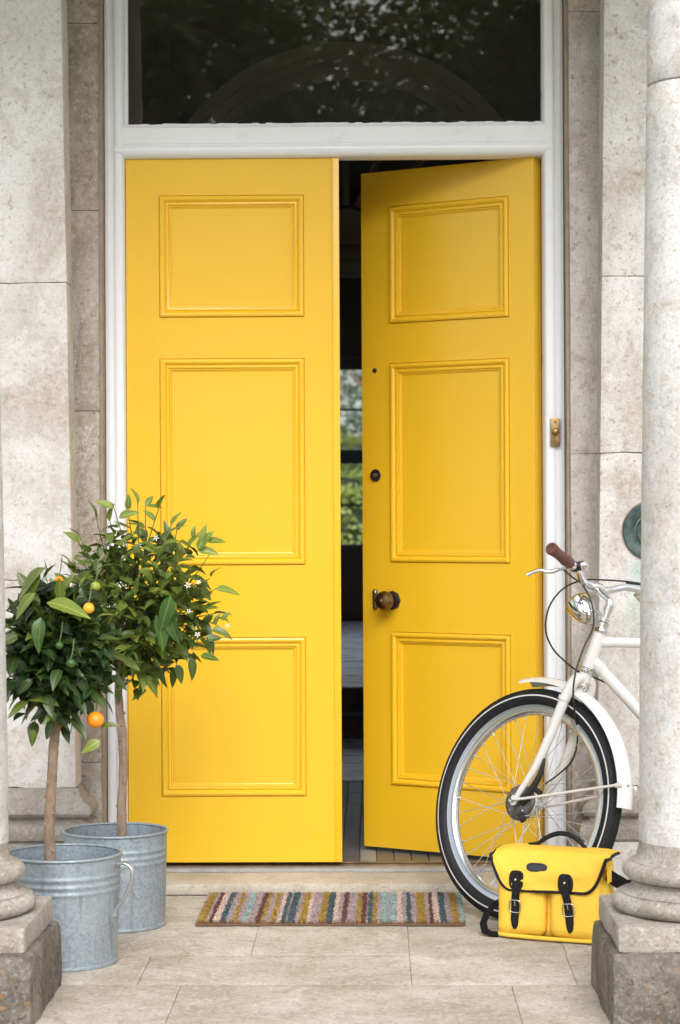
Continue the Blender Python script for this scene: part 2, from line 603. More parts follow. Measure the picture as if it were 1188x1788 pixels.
M['cream'] = plain('cream bicycle enamel', (0.665, 0.66, 0.64), 0.22, coat=0.6, var=0.015)
M['chrome'] = plain('chrome', (0.66, 0.645, 0.62), 0.08, 1.0)
M['alu'] = plain('polished aluminium', (0.74, 0.75, 0.76), 0.24, 1.0)
M['alu_dull'] = plain('brushed aluminium', (0.60, 0.61, 0.62), 0.38, 1.0)
M['gold'] = plain('brass lamp rim', (0.62, 0.42, 0.12), 0.2, 1.0)
M['lens'] = plain('lamp lens', (0.75, 0.76, 0.78), 0.08, 0.0, coat=1)
M['rubber'] = plain('tyre rubber', (0.012, 0.012, 0.014), 0.6, spec=0.3, var=0.25, vscale=40)
M['reflex'] = plain('white reflex stripe', (0.62, 0.62, 0.62), 0.35)
M['cable'] = plain('black cable sleeve', (0.012, 0.012, 0.013), 0.35)
M['plastic'] = plain('black plastic', (0.015, 0.015, 0.016), 0.4)
M['drum'] = plain('dark hub drum', (0.17, 0.155, 0.15), 0.25, 0.8, coat=0.4)
M['leather_br'] = plain('brown leather grip', (0.125, 0.042, 0.030), 0.48, var=0.15, vscale=80, bmp=0.25, bscale=300)
M['canvas'] = plain('yellow canvas', (0.83, 0.53, 0.05), 0.72, var=0.03, vscale=25, bmp=0.2, bscale=700)
M['leather_bk'] = plain('black leather', (0.010, 0.009, 0.011), 0.55, spec=0.25, var=0.2, vscale=120, bmp=0.3, bscale=420)
M['webbing'] = plain('black webbing', (0.008, 0.008, 0.010), 0.85, spec=0.15, bmp=0.3, bscale=500)
M['patch'] = plain('blue black leather patch', (0.035, 0.037, 0.052), 0.5, bmp=0.4, bscale=500)
M['nickel'] = plain('nickel', (0.72, 0.69, 0.62), 0.2, 1.0)
M['brass_old'] = plain('old brass', (0.34, 0.235, 0.105), 0.42, 0.85, var=0.3, vscale=60)
M['knob'] = plain('bronze knob', (0.19, 0.125, 0.055), 0.3, 0.9, var=0.35, vscale=45)
M['iron'] = plain('dark bronze plate', (0.045, 0.04, 0.045), 0.35, 0.6, var=0.3, vscale=90)
M['steel_dk'] = plain('worn steel bolt', (0.16, 0.14, 0.13), 0.3, 0.85, var=0.4, vscale=150)


def verd_mat():
    mt, t, b = mat_new('verdigris bronze')
    v = pos(t)
    c = mixc(t, ramp(t, noise_tex(t, v, 22, 8, 0.7), 0.4, 0.66), (0.030, 0.045, 0.045), (0.10, 0.155, 0.145))
    t.links.new(c, b.inputs['Base Color'])
    b.inputs['Roughness'].default_value = 0.5
    b.inputs['Metallic'].default_value = 0.3
    bump(t, b, noise_tex(t, v, 160, 4), 0.3, 0.002)
    return mt


M['verd'] = verd_mat()


def coir():
    mt, t, b = mat_new('dyed coir')
    a = N(t, 'ShaderNodeAttribute', attribute_name='dye')
    t.links.new(a.outputs['Color'], b.inputs['Base Color'])
    b.inputs['Roughness'].default_value = 0.95
    b.inputs['Specular IOR Level'].default_value = 0.1
    return mt


M['coir'] = coir()
M['coir_base'] = plain('brown coir backing', (0.14, 0.08, 0.045), 0.95, var=0.3, vscale=150)


def glass_mat(name, tint=(1, 1, 1), ior=1.52, dust=0.0):
    mt, t, b = mat_new(name)
    t.nodes.remove(b)
    fr = N(t, 'ShaderNodeFresnel')
    fr.inputs['IOR'].default_value = ior
    tr = N(t, 'ShaderNodeBsdfTransparent')
    tr.inputs['Color'].default_value = (*tint, 1)
    gl = N(t, 'ShaderNodeBsdfGlossy')
    gl.inputs['Roughness'].default_value = 0.0
    mx = N(t, 'ShaderNodeMixShader')
    bp = N(t, 'ShaderNodeBump')
    bp.inputs['Strength'].default_value = 0.05
    bp.inputs['Distance'].default_value = 0.004
    t.links.new(noise_tex(t, pos(t), 3.0, 2), bp.inputs['Height'])
    t.links.new(bp.outputs[0], gl.inputs['Normal'])
    t.links.new(fr.outputs[0], mx.inputs[0])
    t.links.new(tr.outputs[0], mx.inputs[1])
    t.links.new(gl.outputs[0], mx.inputs[2])
    if dust:
        df = N(t, 'ShaderNodeBsdfDiffuse')
        df.inputs['Color'].default_value = (0.55, 0.53, 0.48, 1)
        m2 = N(t, 'ShaderNodeMixShader')
        f_ = ramp(t, noise_tex(t, pos(t, (1, 1, 0.5)), 5, 8, 0.7), 0.25, 0.8)
        t.links.new(mathn(t, 'ADD', mathn(t, 'MULTIPLY', f_, dust), dust * 0.3), m2.inputs[0])
        t.links.new(mx.outputs[0], m2.inputs[1])
        t.links.new(df.outputs[0], m2.inputs[2])
        mx = m2
    t.links.new(mx.outputs[0], t.nodes['Material Output'].inputs['Surface'])
    return mt


M['glass'] = glass_mat('window glass')
M['dusty_glass'] = glass_mat('dusty window glass', (1, 1, 1), 1.6, 0.016)
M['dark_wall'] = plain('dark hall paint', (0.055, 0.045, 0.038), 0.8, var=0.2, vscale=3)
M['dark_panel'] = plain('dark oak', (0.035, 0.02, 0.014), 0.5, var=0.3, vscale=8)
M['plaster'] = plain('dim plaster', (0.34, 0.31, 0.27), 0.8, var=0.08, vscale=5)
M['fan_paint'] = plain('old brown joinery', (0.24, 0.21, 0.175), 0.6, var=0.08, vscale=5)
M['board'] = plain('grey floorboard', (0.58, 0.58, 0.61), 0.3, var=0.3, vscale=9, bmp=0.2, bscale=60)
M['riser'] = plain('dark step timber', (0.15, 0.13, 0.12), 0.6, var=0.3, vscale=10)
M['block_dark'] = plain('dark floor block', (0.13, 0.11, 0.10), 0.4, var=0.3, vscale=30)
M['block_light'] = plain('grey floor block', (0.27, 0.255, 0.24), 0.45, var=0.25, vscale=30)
M['block_shade'] = plain('shade toned floor block', (0.15, 0.125, 0.11), 0.45, var=0.3, vscale=30)  # darker block colour with shade painted in
M['sill_metal'] = plain('weathered sill', (0.36, 0.35, 0.345), 0.55, 0.2, var=0.2, vscale=20)
M['thresh'] = plain('worn brass threshold', (0.25, 0.18, 0.11), 0.45, 0.7, var=0.3, vscale=30)
M['sash'] = plain('dark sash paint', (0.04, 0.042, 0.05), 0.4)
M['lawn'] = plain('lawn', (0.10, 0.15, 0.035), 0.95, var=0.35, vscale=1.5)
M['gravel'] = plain('gravel drive', (0.36, 0.33, 0.28), 0.95, var=0.3, vscale=18, bmp=0.8, bscale=60)
M['hedge'] = leaf_mat('hedge leaf', (0.16, 0.22, 0.045), (0.30, 0.36, 0.10), 0.6, True)
M['tree_leaf'] = leaf_mat('tree leaf', (0.12, 0.15, 0.055), (0.36, 0.39, 0.18), 0.6, True, 0.5)
M['tree_leaf_haze'] = leaf_mat('haze paled tree leaf', (0.26, 0.32, 0.28), (0.44, 0.48, 0.44), 0.6, True)  # pale grey leaf colour stands in for haze over the distant trees
M['roof'] = plain('portico plaster', (0.62, 0.60, 0.56), 0.85, var=0.05, vscale=3)

# ------------------------------------------------------------------ ground and paving
bm = NB()
bmesh.ops.create_grid(bm, x_segments=2, y_segments=2, size=220)
bmesh.ops.translate(bm, verts=bm.verts, vec=(0, 0, -0.16))
tag(link('lawn', done(bm, 'lawn', M['lawn'])), 'green lawn round the house', None, None, 'structure')
bm = NB()
box(bm, -5, 5, -16, -2.9, -0.155, -0.14)
tag(link('gravel_drive', done(bm, 'gravel_drive', M['gravel'])), 'gravel drive in front of the portico', None, None, 'structure')

pv = bpy.data.objects.new('paving', None)
col.objects.link(pv)
tag(pv, 'worn beige stone paving of the porch', None, None, 'structure')
pvb = NB()
box(pvb, -3.2, 3.2, -2.8, 0.0, -0.15, -0.005)
lpart('paving_bed', pvb, M['gap'], pv)
gy = lambda v_: G(594, v_).y
ROWS = [(-0.30, gy(1667), [G(446, 1640).x, G(713, 1640).x, G(985, 1655).x]),
        (gy(1667), gy(1719), [G(440, 1690).x - .28, G(718, 1700).x, G(1006, 1711).x]),
        (gy(1719), -2.15, [G(300, 1760).x, G(905, 1760).x]),
        (-2.15, -2.8, [-.9, -.1, .75])]
for ri, (ya, yb, cuts) in enumerate(ROWS):
    if ri == 0:
        ya = 0.0
    xs = [-3.2, -1.9] + cuts + [2.0, 3.2]
    for i in range(len(xs) - 1):
        bm = NB()
        g = 0.0007
        rough_box(bm, xs[i] + g, xs[i + 1] - g, yb + g, ya - g, -0.05, random.uniform(-0.0008, 0.0008), 0.0016, 0.0011, 0.05, ri * 9 + i)
        lpart('paving_slab', bm, M['paving'], pv, 40)

# the step and the sill under the doors
bm = NB()
rough_box(bm, -1.28, 1.30, -0.255, 0.0, 0.001, 0.037, 0.010, 0.0012, 0.04, 5)
st = tag(link('doorstep', done(bm, 'doorstep', M['step'], 40)), 'low worn stone doorstep under the yellow doors', 'doorstep')
th = thing('door_sill', 'grey weathered sill bar with brass threshold under the doors', 'sill', (0, 0, 0.036))
bm = NB()
box(bm, -0.70, 0.662, -0.035, 0.02, 0.0365, 0.048, 0.002)
part('weather_bar', bm, M['sill_metal'], th)
bm = NB()
box(bm, -0.69, 0.652, 0.0205, 0.10, 0.0365, 0.052, 0.003)
box(bm, -0.69, 0.652, 0.045, 0.055, 0.0525, 0.058, 0.002)
part('threshold', bm, M['thresh'], th)

# ------------------------------------------------------------------ house front
XL, XR = P(183, 500, -0.02).x, P(986, 500, -0.02).x      # outer edges of the white frame
HEAD = 3.35
YJ = -0.10                                               # face of the stone jambs
XPL, XPR = P(119, 500, YJ).x, P(1048, 500, YJ).x         # where jamb and pilaster meet
wall = thing('stone_wall', 'house front wall of pale limestone round the yellow doors', 'wall', (0, 0, 0))
bm = NB()
box(bm, -6, XPL - 0.02, -0.098, 0.30, 0.0, 7.0)
box(bm, XPR + 0.02, 6, -0.098, 0.30, 0.0, 7.0)
box(bm, XPL - 0.0195, XPR + 0.0195, -0.098, 0.30, HEAD + 0.001, 7.0)
part('wall_face', bm, M['wall'], wall)
bm = NB()
box(bm, XPL - 0.019, XL - 0.0, -0.085, 0.30, 0.0, HEAD)
box(bm, XR + 0.0, XPR + 0.019, -0.085, 0.30, 0.0, HEAD)
part('jamb_backing', bm, M['mastic'], wall)
zj = lambda v_: P(594, v_, YJ).z
for xa, xb, cuts, mt in ((XPL - 0.018, XL - 0.009, [0.0, zj(1330), zj(715), zj(364), zj(37), HEAD], 'jamb'), (XR + 0.010, XPR + 0.018, [0.0, zj(1300), zj(795), zj(24), HEAD], 'jamb_clean')):
    for i in range(len(cuts) - 1):
        bm = NB()
        rough_box(bm, xa, xb, YJ, -0.02, cuts[i] + 0.0008, cuts[i + 1] - 0.0008, 0.0030, 0.0022, 0.05, i)
        part('stone_block', bm, M[mt], wall, 40)


def pilaster(name, label, side, y_f, joints, mat):
    """tapering attached pier: side -1 left of the door, +1 right"""
    ub, ut = (133, 107) if side < 0 else (1043.5, 1055.5)
    xb, xt = P(ub, 1370, y_f).x, P(ut, 0, y_f).x
    zb, zt = 0.33, P(ut, 0, y_f).z
    x_at = lambda z: xb + (xt - xb) * (z - zb) / (zt - zb)
    W_ = 0.62
    o = thing(name, label, 'pilaster', (xb + side * W_ / 2, y_f, 0))
    cuts = [0.335] + [P(594, v_, y_f).z for v_ in joints] + [3.4]
    for i in range(len(cuts) - 1):
        za, zc = cuts[i] + 0.001, cuts[i + 1] - 0.001
        bm = NB()
        rough_box(bm, 0, 1, y_f, -0.05, za, zc, 0.004, 0.0, 0.05, 0)
        for q in bm.verts:
            t_ = q.co.x
            xi = x_at(q.co.z)
            xo = xb + side * W_ + (xb - xi)
            a, b_ = (xi, xo)
            if side < 0:
                a, b_ = xo, xi
            q.co.x = a + (b_ - a) * t_
        bm.normal_update()
        for q in bm.verts:
            q.co += q.normal * (noise.noise(q.co * 8 + Vector((i * 3, 0, 0))) * 0.0016)
            if min(q.co.z - za, zc - q.co.z) < 0.006 and q.co.y < y_f + .02:
                q.co.z += noise.noise(q.co * 22) * .0045
                q.co.y += max(0, noise.noise(q.co * 16 + Vector((5, 0, 0)))) * .008
        part('stone_block', bm, mat, o, 40)
    bm = NB()
    x0, x1 = (xb - W_, xb) if side < 0 else (xb, xb + W_)
    prof = [(0.0, 0.336), (0.010, 0.331), (0.016, 0.316), (0.026, 0.296), (0.044, 0.284), (0.052, 0.272), (0.053, 0.26), (0.045, 0.25), (0.03, 0.247), (0.027, 0.238), (0.036, 0.232), (0.05, 0.226), (0.060, 0.212), (0.062, 0.196), (0.056, 0.178), (0.046, 0.172), (0.046, 0.169)]
    ring_rect(bm, x0, x1, y_f, 0.0, prof)
    part('base_moulding', bm, M['pil_base'], o, 35)
    bm = NB()
    rough_box(bm, x0 - 0.068, x1 + 0.068, y_f - 0.068, 0.0, 0.0, 0.168, 0.006, 0.0015, 0.05, 3)
    part('plinth', bm, M['pil_base'] if side < 0 else M['column'], o, 40)
    return o


YP = -0.235
ring_c = P(1139, 927, YP)
M['wall_r'] = stone('pale limestone with verdigris run', (0.72, 0.705, 0.69), (0.61, 0.585, 0.555), (0.37, 0.29, 0.21), 0.50, 0.63, 0.5, bmp=0.45, rain=0.4, blot=0.65, verd=(ring_c.x - 0.02, ring_c.z - 0.085))
pilaster('pilaster', 'pale stone pilaster with moulded base behind the orange trees', -1, YP, [1010, 490], M['wall'])
pilaster('pilaster', 'stone pilaster behind the bicycle carrying a green bronze ring', 1, YP, [793, 485], M['wall_r'])

# ------------------------------------------------------------------ door frame
XI_L, XI_R = P(221, 800, 0.0).x, P(949.5, 800, 0.0).x    # clear opening
Z_TB, Z_TT = P(594, 273.5, -0.02).z, P(594, 215, -0.02).z
fr = thing('door_frame', 'white painted door frame with a transom window above', 'door frame', (0, 0, 0.05))


def jamb_prof(xo, xi, s):
    """outline from the outer edge xo to the opening xi; s = +1 left jamb"""
    w_ = abs(xi - xo)
    pr = [(0, 0.06), (0, -0.018), (0.004, -0.026), (0.012, -0.027), (0.0155, -0.021), (0.019, -0.0195), (0.030, -0.0195), (0.033, -0.024), (0.040, -0.0265), (w_ - 0.014, -0.0265), (w_ - 0.008, -0.024), (w_ - 0.004, -0.018), (w_, -0.006), (w_, 0.06)]
    return [(xo + s * a, b) for a, b in pr]


bm = NB()
extrude_profile(bm, jamb_prof(XL, XI_L, 1), 0.0375, HEAD)
part('jamb', bm, M['white'], fr, 50)
bm = NB()
extrude_profile(bm, jamb_prof(XR, XI_R, -1), 0.0375, HEAD)
part('jamb', bm, M['white'], fr, 50)
bm = NB()
zg = P(594, 250.5, -0.02).z
extrude_x(bm, [(0.06, Z_TB), (-0.006, Z_TB), (-0.016, Z_TB + .003), (-0.024, Z_TB + .010), (-0.0285, Z_TB + .018), (-0.0285, zg - 0.006), (-0.024, zg - .002), (-0.024, zg), (-0.0225, zg), (-0.0225, zg + .002), (-0.0245, zg + .003), (-0.0245, Z_TT - 0.012), (-0.016, Z_TT - 0.006), (-0.012, Z_TT), (0.06, Z_TT)], XI_L - 0.0305, XI_R + 0.0305)
part('transom_rail', bm, M['white'], fr, 50)
# glazing stop and putty round the pane
gx0, gx1 = P(224, 100, 0.012).x, P(945, 100, 0.012).x
bm = NB()
box(bm, XI_L - 0.001, gx0, 0.0, 0.03, Z_TT + 0.0005, HEAD - 0.001, 0.002)
box(bm, gx1, XI_R + 0.001, 0.0, 0.03, Z_TT + 0.0005, HEAD - 0.001, 0.002)
part('glazing_bead', bm, M['white'], fr)
bm = NB()
random.seed(3)
for k in range(60):
    xa = gx0 + (gx1 - gx0) * k / 60
    xb = gx0 + (gx1 - gx0) * (k + 1) / 60
    h = 0.0030 + random.random() * 0.0040
    box(bm, xa, xb + 0.0004, 0.002 + random.random() * 0.0005, 0.028, Z_TT + 0.0003, Z_TT + h)
part('putty', bm, M['white'], fr)
bm = NB()
box(bm, gx0 - 0.002, gx1 + 0.002, 0.014, 0.018, Z_TT + 0.0006, HEAD - 0.002)
part('glass_pane', bm, M['dusty_glass'], fr)
bm = NB()
box(bm, XL, XR, -0.02, 0.06, HEAD + 0.0, HEAD + 0.0008)
part('frame_head', bm, M['white'], fr)


# ------------------------------------------------------------------ door leaves
T_LEAF = 0.05
Z_DB, Z_DT = P(594, 1505, 0.0).z, P(594, 275.5, 0.0).z
MOULD = [(-0.0022, 0.0), (-0.0014, -0.0045), (0.0, -0.0045), (0.0003, 0.0030), (0.002, 0.0058), (0.007, 0.0078), (0.012, 0.0070), (0.017, 0.0030), (0.0195, -0.0010), (0.0205, -0.0005), (0.0215, 0.0018), (0.0255, 0.0026), (0.0290, 0.0014), (0.0298, -0.0030), (0.0305, -0.0022), (0.0345, -0.0030), (0.0355, -0.0065), (0.0365, -0.0060), (0.0395, -0.0072), (0.0398, -0.0095)]


def leaf(root, x0, x1, panels):
    """a panelled door leaf in its own coordinates: front at y = 0"""
    xs = [x0, panels[0][0] - 0.0022, panels[0][1] + 0.0022, x1]
    bm = NB()
    zs = [Z_DB]
    for (_, _, za, zb) in panels:
        zs += [za - 0.0022, zb + 0.0022]
    zs.append(Z_DT)
    for i in range(3):
        for j in range(len(zs) - 1):
            hole = i == 1 and j % 2 == 1
            y = 0.0
            if hole:
                continue
            vv = [bm.verts.new((xs[i], y, zs[j])), bm.verts.new((xs[i + 1], y, zs[j])), bm.verts.new((xs[i + 1], y, zs[j + 1])), bm.verts.new((xs[i], y, zs[j + 1]))]
            bm.faces.new(vv)
    for (xa, xb, ya, yb) in ((x0, x1, 0.0, T_LEAF),):
        c = [bm.verts.new(p) for p in ((x0, 0, Z_DB), (x1, 0, Z_DB), (x1, T_LEAF, Z_DB), (x0, T_LEAF, Z_DB), (x0, 0, Z_DT), (x1, 0, Z_DT), (x1, T_LEAF, Z_DT), (x0, T_LEAF, Z_DT))]
        for f in ((0, 1, 2, 3), (4, 5, 6, 7), (1, 2, 6, 5), (2, 3, 7, 6), (3, 0, 4, 7)):
            bm.faces.new([c[k] for k in f])
    bmesh.ops.remove_doubles(bm, verts=bm.verts, dist=1e-5)
    lpart('leaf_body', bm, M['yellow'], root)
    for (xa, xb, za, zb) in panels:
        bm = NB()
        box(bm, xa + 0.026, xb - 0.026, 0.0085, 0.03, za + 0.026, zb - 0.026)
        lpart('panel', bm, M['yellow'], root)
        bm = NB()
        rings = []
        for o, h in MOULD:
            rings.append([bm.verts.new(p) for p in ((xa + o, -h, za + o), (xb - o, -h, za + o), (xb - o, -h, zb - o), (xa + o, -h, zb - o))])
        for A, B in zip(rings[:-1], rings[1:]):
            for j in range(4):
                bm.faces.new((A[j], A[(j + 1) % 4], B[(j + 1) % 4], B[j]))
        lpart('panel_moulding', bm, M['yellow_moulding'], root, 28)


x_l0, x_l1 = XI_L + 0.002, P(593, 800, 0.0).x
dl = thing('door_leaf', 'closed yellow panelled door leaf behind the orange trees', 'door', (0, 0, 0))
pan = []
for (ua, ub, va, vb) in ((281, 529, 341, 554), (281.5, 531, 626, 986.5), (283, 534, 1113, 1390)):
    a, b_ = P(ua, vb, 0), P(ub, va, 0)
    pan.append((a.x, b_.x, a.z, b_.z))
px0, px1 = sum(p[0] for p in pan) / 3, sum(p[1] for p in pan) / 3
pan = sorted([(px0, px1, p[2], p[3]) for p in pan], key=lambda p: p[2])
leaf(dl, x_l0, x_l1, pan)
bm = NB()
box(bm, x_l1 - 0.020, x_l1 + 0.003, -0.006, -0.0002, Z_DB + 0.001, Z_DT - 0.001, 0.0025, 2)
lpart('meeting_bead', bm, M['yellow'], dl, 40)

# the right leaf stands ajar: it turns inwards on hinges at its back edge
TH = R(31.4)
piv = Vector((XI_R - 0.002, T_LEAF, 0))
W_R = 0.655
dr = thing('door_leaf', 'yellow door leaf standing ajar with a bronze knob', 'door', piv, rz=-TH)
mw = Matrix.Translation(piv) @ Matrix.Rotation(-TH, 4, 'Z') @ Matrix.Translation((0, -T_LEAF, 0))
lf_n = (mw.to_3x3() @ Vector((0, 1, 0))).normalized()
inv = mw.inverted()


def on_leaf(u, v, off=0.0):
    return inv @ PP(u, v, mw @ Vector((0, -off, 0)), lf_n)


pan_r = []
for (ua, ub, va, vb) in ((681, 888, 352, 558), (682, 889, 634, 985), (684, 892, 1107, 1373)):
    um = (ua + ub) / 2
    a, b_ = on_leaf(ua, (va + vb) / 2), on_leaf(ub, (va + vb) / 2)
    pan_r.append((a.x, b_.x))
qx0, qx1 = sum(p[0] for p in pan_r) / 3, sum(p[1] for p in pan_r) / 3
pan_r = [(qx0, qx1, p[2], p[3]) for p in pan]
sub = bpy.data.objects.new('swing', None)


def yshift(bm):
    bmesh.ops.translate(bm, verts=bm.verts, vec=(0, -T_LEAF, 0))
    return bm


_lp = lpart


def lpart_shift(name, bm, mat, parent, smooth=None):
    return _lp(name, yshift(bm), mat, parent, smooth)


bpy.data.objects.remove(sub)
lpart = lpart_shift
leaf(dr, -W_R, 0.0, pan_r)
# furniture of the leaf: knob, lock, bolt, spyhole
k = on_leaf(686, 1048)
bm = NB()
lathe(bm, [(0, 0.0), (0.029, 0.0), (0.033, 0.003), (0.031, 0.008), (0.022, 0.010), (0.0, 0.010)], (k.x, 0, k.z), (0, -1, 0), 8)
rose = lpart('knob_rose', bm, M['iron'], dr)
bm = NB()
lathe(bm, [(0.011, 0.008), (0.011, 0.026), (0.017, 0.030), (0.029, 0.040), (0.0335, 0.050), (0.033, 0.059), (0.027, 0.070), (0.012, 0.0765), (0.0095, 0.0768), (0.008, 0.081), (0.004, 0.083), (0, 0.0832)], (k.x, 0, k.z), (0, -1, 0), 12)
lpart('door_knob', bm, M['knob'], dr, 20)
k = on_leaf(657, 830)
bm = NB()
lathe(bm, [(0, 0.0), (0.019, 0.0), (0.021, 0.004), (0.019, 0.008), (0.0145, 0.008), (0.0135, 0.0045), (0, 0.0045)], (k.x, 0, k.z), (0, -1, 0), 24)
lpart('lock_cylinder', bm, M['iron'], dr, 40)
bm = NB()
lathe(bm, [(0, 0.0046), (0.008, 0.0046), (0.008, 0.0072), (0, 0.0072)], (k.x, 0, k.z), (0, -1, 0), 16)
box(bm, k.x - 0.001, k.x + 0.001, -0.0078, -0.0072, k.z - 0.0055, k.z + 0.001)
lpart('lock_barrel', bm, M['brass_old'], dr, 40)
k = on_leaf(655, 647)
bm = NB()
lathe(bm, [(0, 0.0), (0.008, 0.0), (0.008, 0.003), (0.005, 0.0045), (0.0045, 0.002), (0, 0.001)], (k.x, 0, k.z), (0, -1, 0), 16)
lpart('spyhole', bm, M['iron'], dr, 40)
k = on_leaf(656.5, 1046)
bm = NB()
pr = [(0, -0.034), (0.006, -0.0335), (0.009, -0.028), (0.009, -0.022), (0.0065, -0.020), (0.0085, -0.018), (0.0085, -0.008), (0.0065, -0.006), (0.010, -0.003), (0.0065, 0.0), (0.0085, 0.003), (0.0085, 0.014), (0.0065, 0.016), (0.010, 0.019), (0.0095, 0.027), (0.006, 0.033), (0, 0.034)]
lathe(bm, pr, (k.x, -0.004, k.z), (0, 0, 1), 14)
lpart('keyhole_cover', bm, M['steel_dk'], dr, 30)
lpart = _lp

# bell push on the white frame
bc = P(969.5, 755, -0.028)
bl = thing('doorbell', 'small brass bell push on the white frame', 'doorbell', bc)
bm = NB()
box(bm, -0.0155, 0.0155, -0.009, 0.004, -0.045, 0.045, 0.0025, 2)
lpart('plate', bm, M['brass_old'], bl, 40)
bm = NB()
lathe(bm, [(0.0125, 0.0085), (0.013, 0.011), (0.010, 0.013), (0.0085, 0.0125), (0.0085, 0.018), (0.006, 0.020), (0, 0.0203)], (0, 0, 0.002), (0, -1, 0), 20)
lpart('button', bm, M['brass_old'], bl, 40)
bm = NB()
for zz in (0.033, -0.035):
    bm = NB()
    lathe(bm, [(0, 0.010), (0.003, 0.010), (0.0032, 0.0085)], (0, 0, zz), (0, -1, 0), 10)
    lpart('screw', bm, M['steel_dk'], bl)

# bronze ring on the right pilaster
rg = thing('bell_pull', 'green bronze bell pull ring set in the pilaster behind the bicycle', 'bell pull', ring_c)
bm = NB()
RR = 0.0925
lathe(bm, [(RR - 0.002, -0.004), (RR, 0.004), (RR - 0.003, 0.009), (RR - 0.018, 0.010), (RR - 0.034, 0.004), (RR - 0.040, -0.001), (RR - 0.040, -0.002)], (0, 0, 0), (0, -1, 0), 48)
lpart('ring_plate', bm, M['verd'], rg, 50)
bm = NB()
lathe(bm, [(RR - 0.040, 0.001), (RR - 0.045, 0.006), (RR - 0.052, 0.003), (0.020, 0.001), (0.018, 0.02), (0.022, 0.028), (0.016, 0.036), (0, 0.038)], (0, 0, 0), (0, -1, 0), 40)
lpart('pull_knob', bm, M['verd'], rg, 50)
bm = NB()
lathe(bm, [(RR + 0.0035, -0.006), (RR + 0.0035, 0.0012), (RR - 0.001, 0.0012), (RR - 0.001, -0.006)], (0, 0, 0), (0, -1, 0), 48)
lpart('mortar_ring', bm, M['mastic'], rg, 50)

# ------------------------------------------------------------------ portico columns and roof
YC = -1.80
pr_base = [(0.2165, 0.228), (0.2165, 0.2285)]


def torus_prof(r, z, a, n=7):
    return [(r - a + a * math.cos(t_), z + a * math.sin(t_)) for t_ in [(-math.pi / 2 + math.pi * i / n) for i in range(n + 1)]]


def column(name, label, xc, seed):
    o = thing(name, label, 'column', (xc, YC, 0))
    bm = NB()
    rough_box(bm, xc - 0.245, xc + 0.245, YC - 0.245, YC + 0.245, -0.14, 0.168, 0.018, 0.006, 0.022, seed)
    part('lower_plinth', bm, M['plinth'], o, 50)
    bm = NB()
    rough_box(bm, xc - 0.228, xc + 0.228, YC - 0.228, YC + 0.228, 0.1685, 0.231, 0.012, 0.004, 0.02, seed + 3)
    part('upper_plinth', bm, M['col_base'], o, 50)
    bm = NB()
    prof = [(0.17, 0.2315)] + torus_prof(0.2165, 0.2535, 0.022) + [(0.197, 0.277), (0.185, 0.281), (0.174, 0.286), (0.167, 0.293), (0.165, 0.2985), (0.170, 0.302), (0.170, 0.305), (0.176, 0.306)] + torus_prof(0.1905, 0.3285, 0.0215) + [(0.169, 0.3515), (0.160, 0.355), (0.154, 0.365), (0.151, 0.385), (0.1505, 0.3996)]
    lathe(bm, prof, (xc, YC, 0), (0, 0, 1), 72)
    bm.normal_update()
    for q in bm.verts:
        d = Vector((q.co.x - xc, q.co.y - YC, 0)).normalized()
        q.co += d * (noise.noise(q.co * 14 + Vector((seed, 0, 0))) * 0.0035 + noise.noise(q.co * 45 + Vector((seed, 5, 0))) * 0.0015)
    part('base_moulding', bm, M['col_base'], o, 50)
    zjn = P(594, 155, YC).z
    rad = lambda z: 0.1505 - 0.0155 * ((z - 0.4) / 2.0) ** 1.3 * 2 if z > 0.4 else 0.1505
    for za, zb in ((0.4005, zjn - 0.0015), (zjn + 0.0015, 3.25)):
        bm = NB()
        nn = max(6, int((zb - za) / 0.05))
        prof = ([(rad(za) - 0.03, za), (rad(za) - 0.003, za)] if za > 0.5 else [(0.12, 0.399)]) + [(rad(za + (zb - za) * i / nn), za + (0.003 if za > 0.5 else -0.001) + (zb - za - 0.006) * i / nn) for i in range(nn + 1)] + [(rad(zb) - 0.003, zb), (rad(zb) - 0.03, zb)]
        lathe(bm, prof, (xc, YC, 0), (0, 0, 1), 64)
        for q in bm.verts:
            d = Vector((q.co.x - xc, q.co.y - YC, 0)).normalized()
            q.co += d * (noise.noise(q.co * 9 + Vector((seed, 0, 0))) * 0.0015)
        part('shaft_drum', bm, M['column'], o, 50)
    bm = NB()
    lathe(bm, [(rad(3.25), 3.2505), (rad(3.25) + 0.02, 3.262), (rad(3.25) + 0.02, 3.275), (rad(3.25) + 0.005, 3.28), (rad(3.25) + 0.04, 3.33), (rad(3.25) + 0.05, 3.345), (0, 3.345)], (xc, YC, 0), (0, 0, 1), 48)
    box(bm, xc - 0.2, xc + 0.2, YC - 0.2, YC + 0.2, 3.3455, 3.40, 0.004)
    part('capital', bm, M['column'], o, 50)
    return o


xcr = P(1116.5, 1440, YC).x + 0.1505
xcl = P(14, 1440, YC).x - 0.1505
column('stone_column', 'stone column at the left edge in front of the buckets', xcl, 1.3)
column('stone_column', 'stone column with lichened base in front of the bicycle', xcr, 8.9)
ro = thing('portico_roof', 'flat plastered porch roof carried by the two columns', 'porch roof', (0, -1, 3.4))
bm = NB()
box(bm, xcl - 0.5, xcr + 0.5, YC - 0.22, YC + 0.22, 3.4005, 3.80, 0.01)
part('entablature', bm, M['roof'], ro)
bm = NB()
box(bm, xcl - 0.7, xcr + 0.7, YC - 0.42, -0.0985, 3.8005, 3.95, 0.01)
part('roof_slab', bm, M['roof'], ro)

# ------------------------------------------------------------------ the hall seen through the gap and the window
def hall(name, x0, x1, y0, y1, z0, z1, mat, kind='structure'):
    bm = NB()
    box(bm, x0, x1, y0, y1, z0, z1)
    return tag(link(name, done(bm, name, mat)), None, None, None, kind)


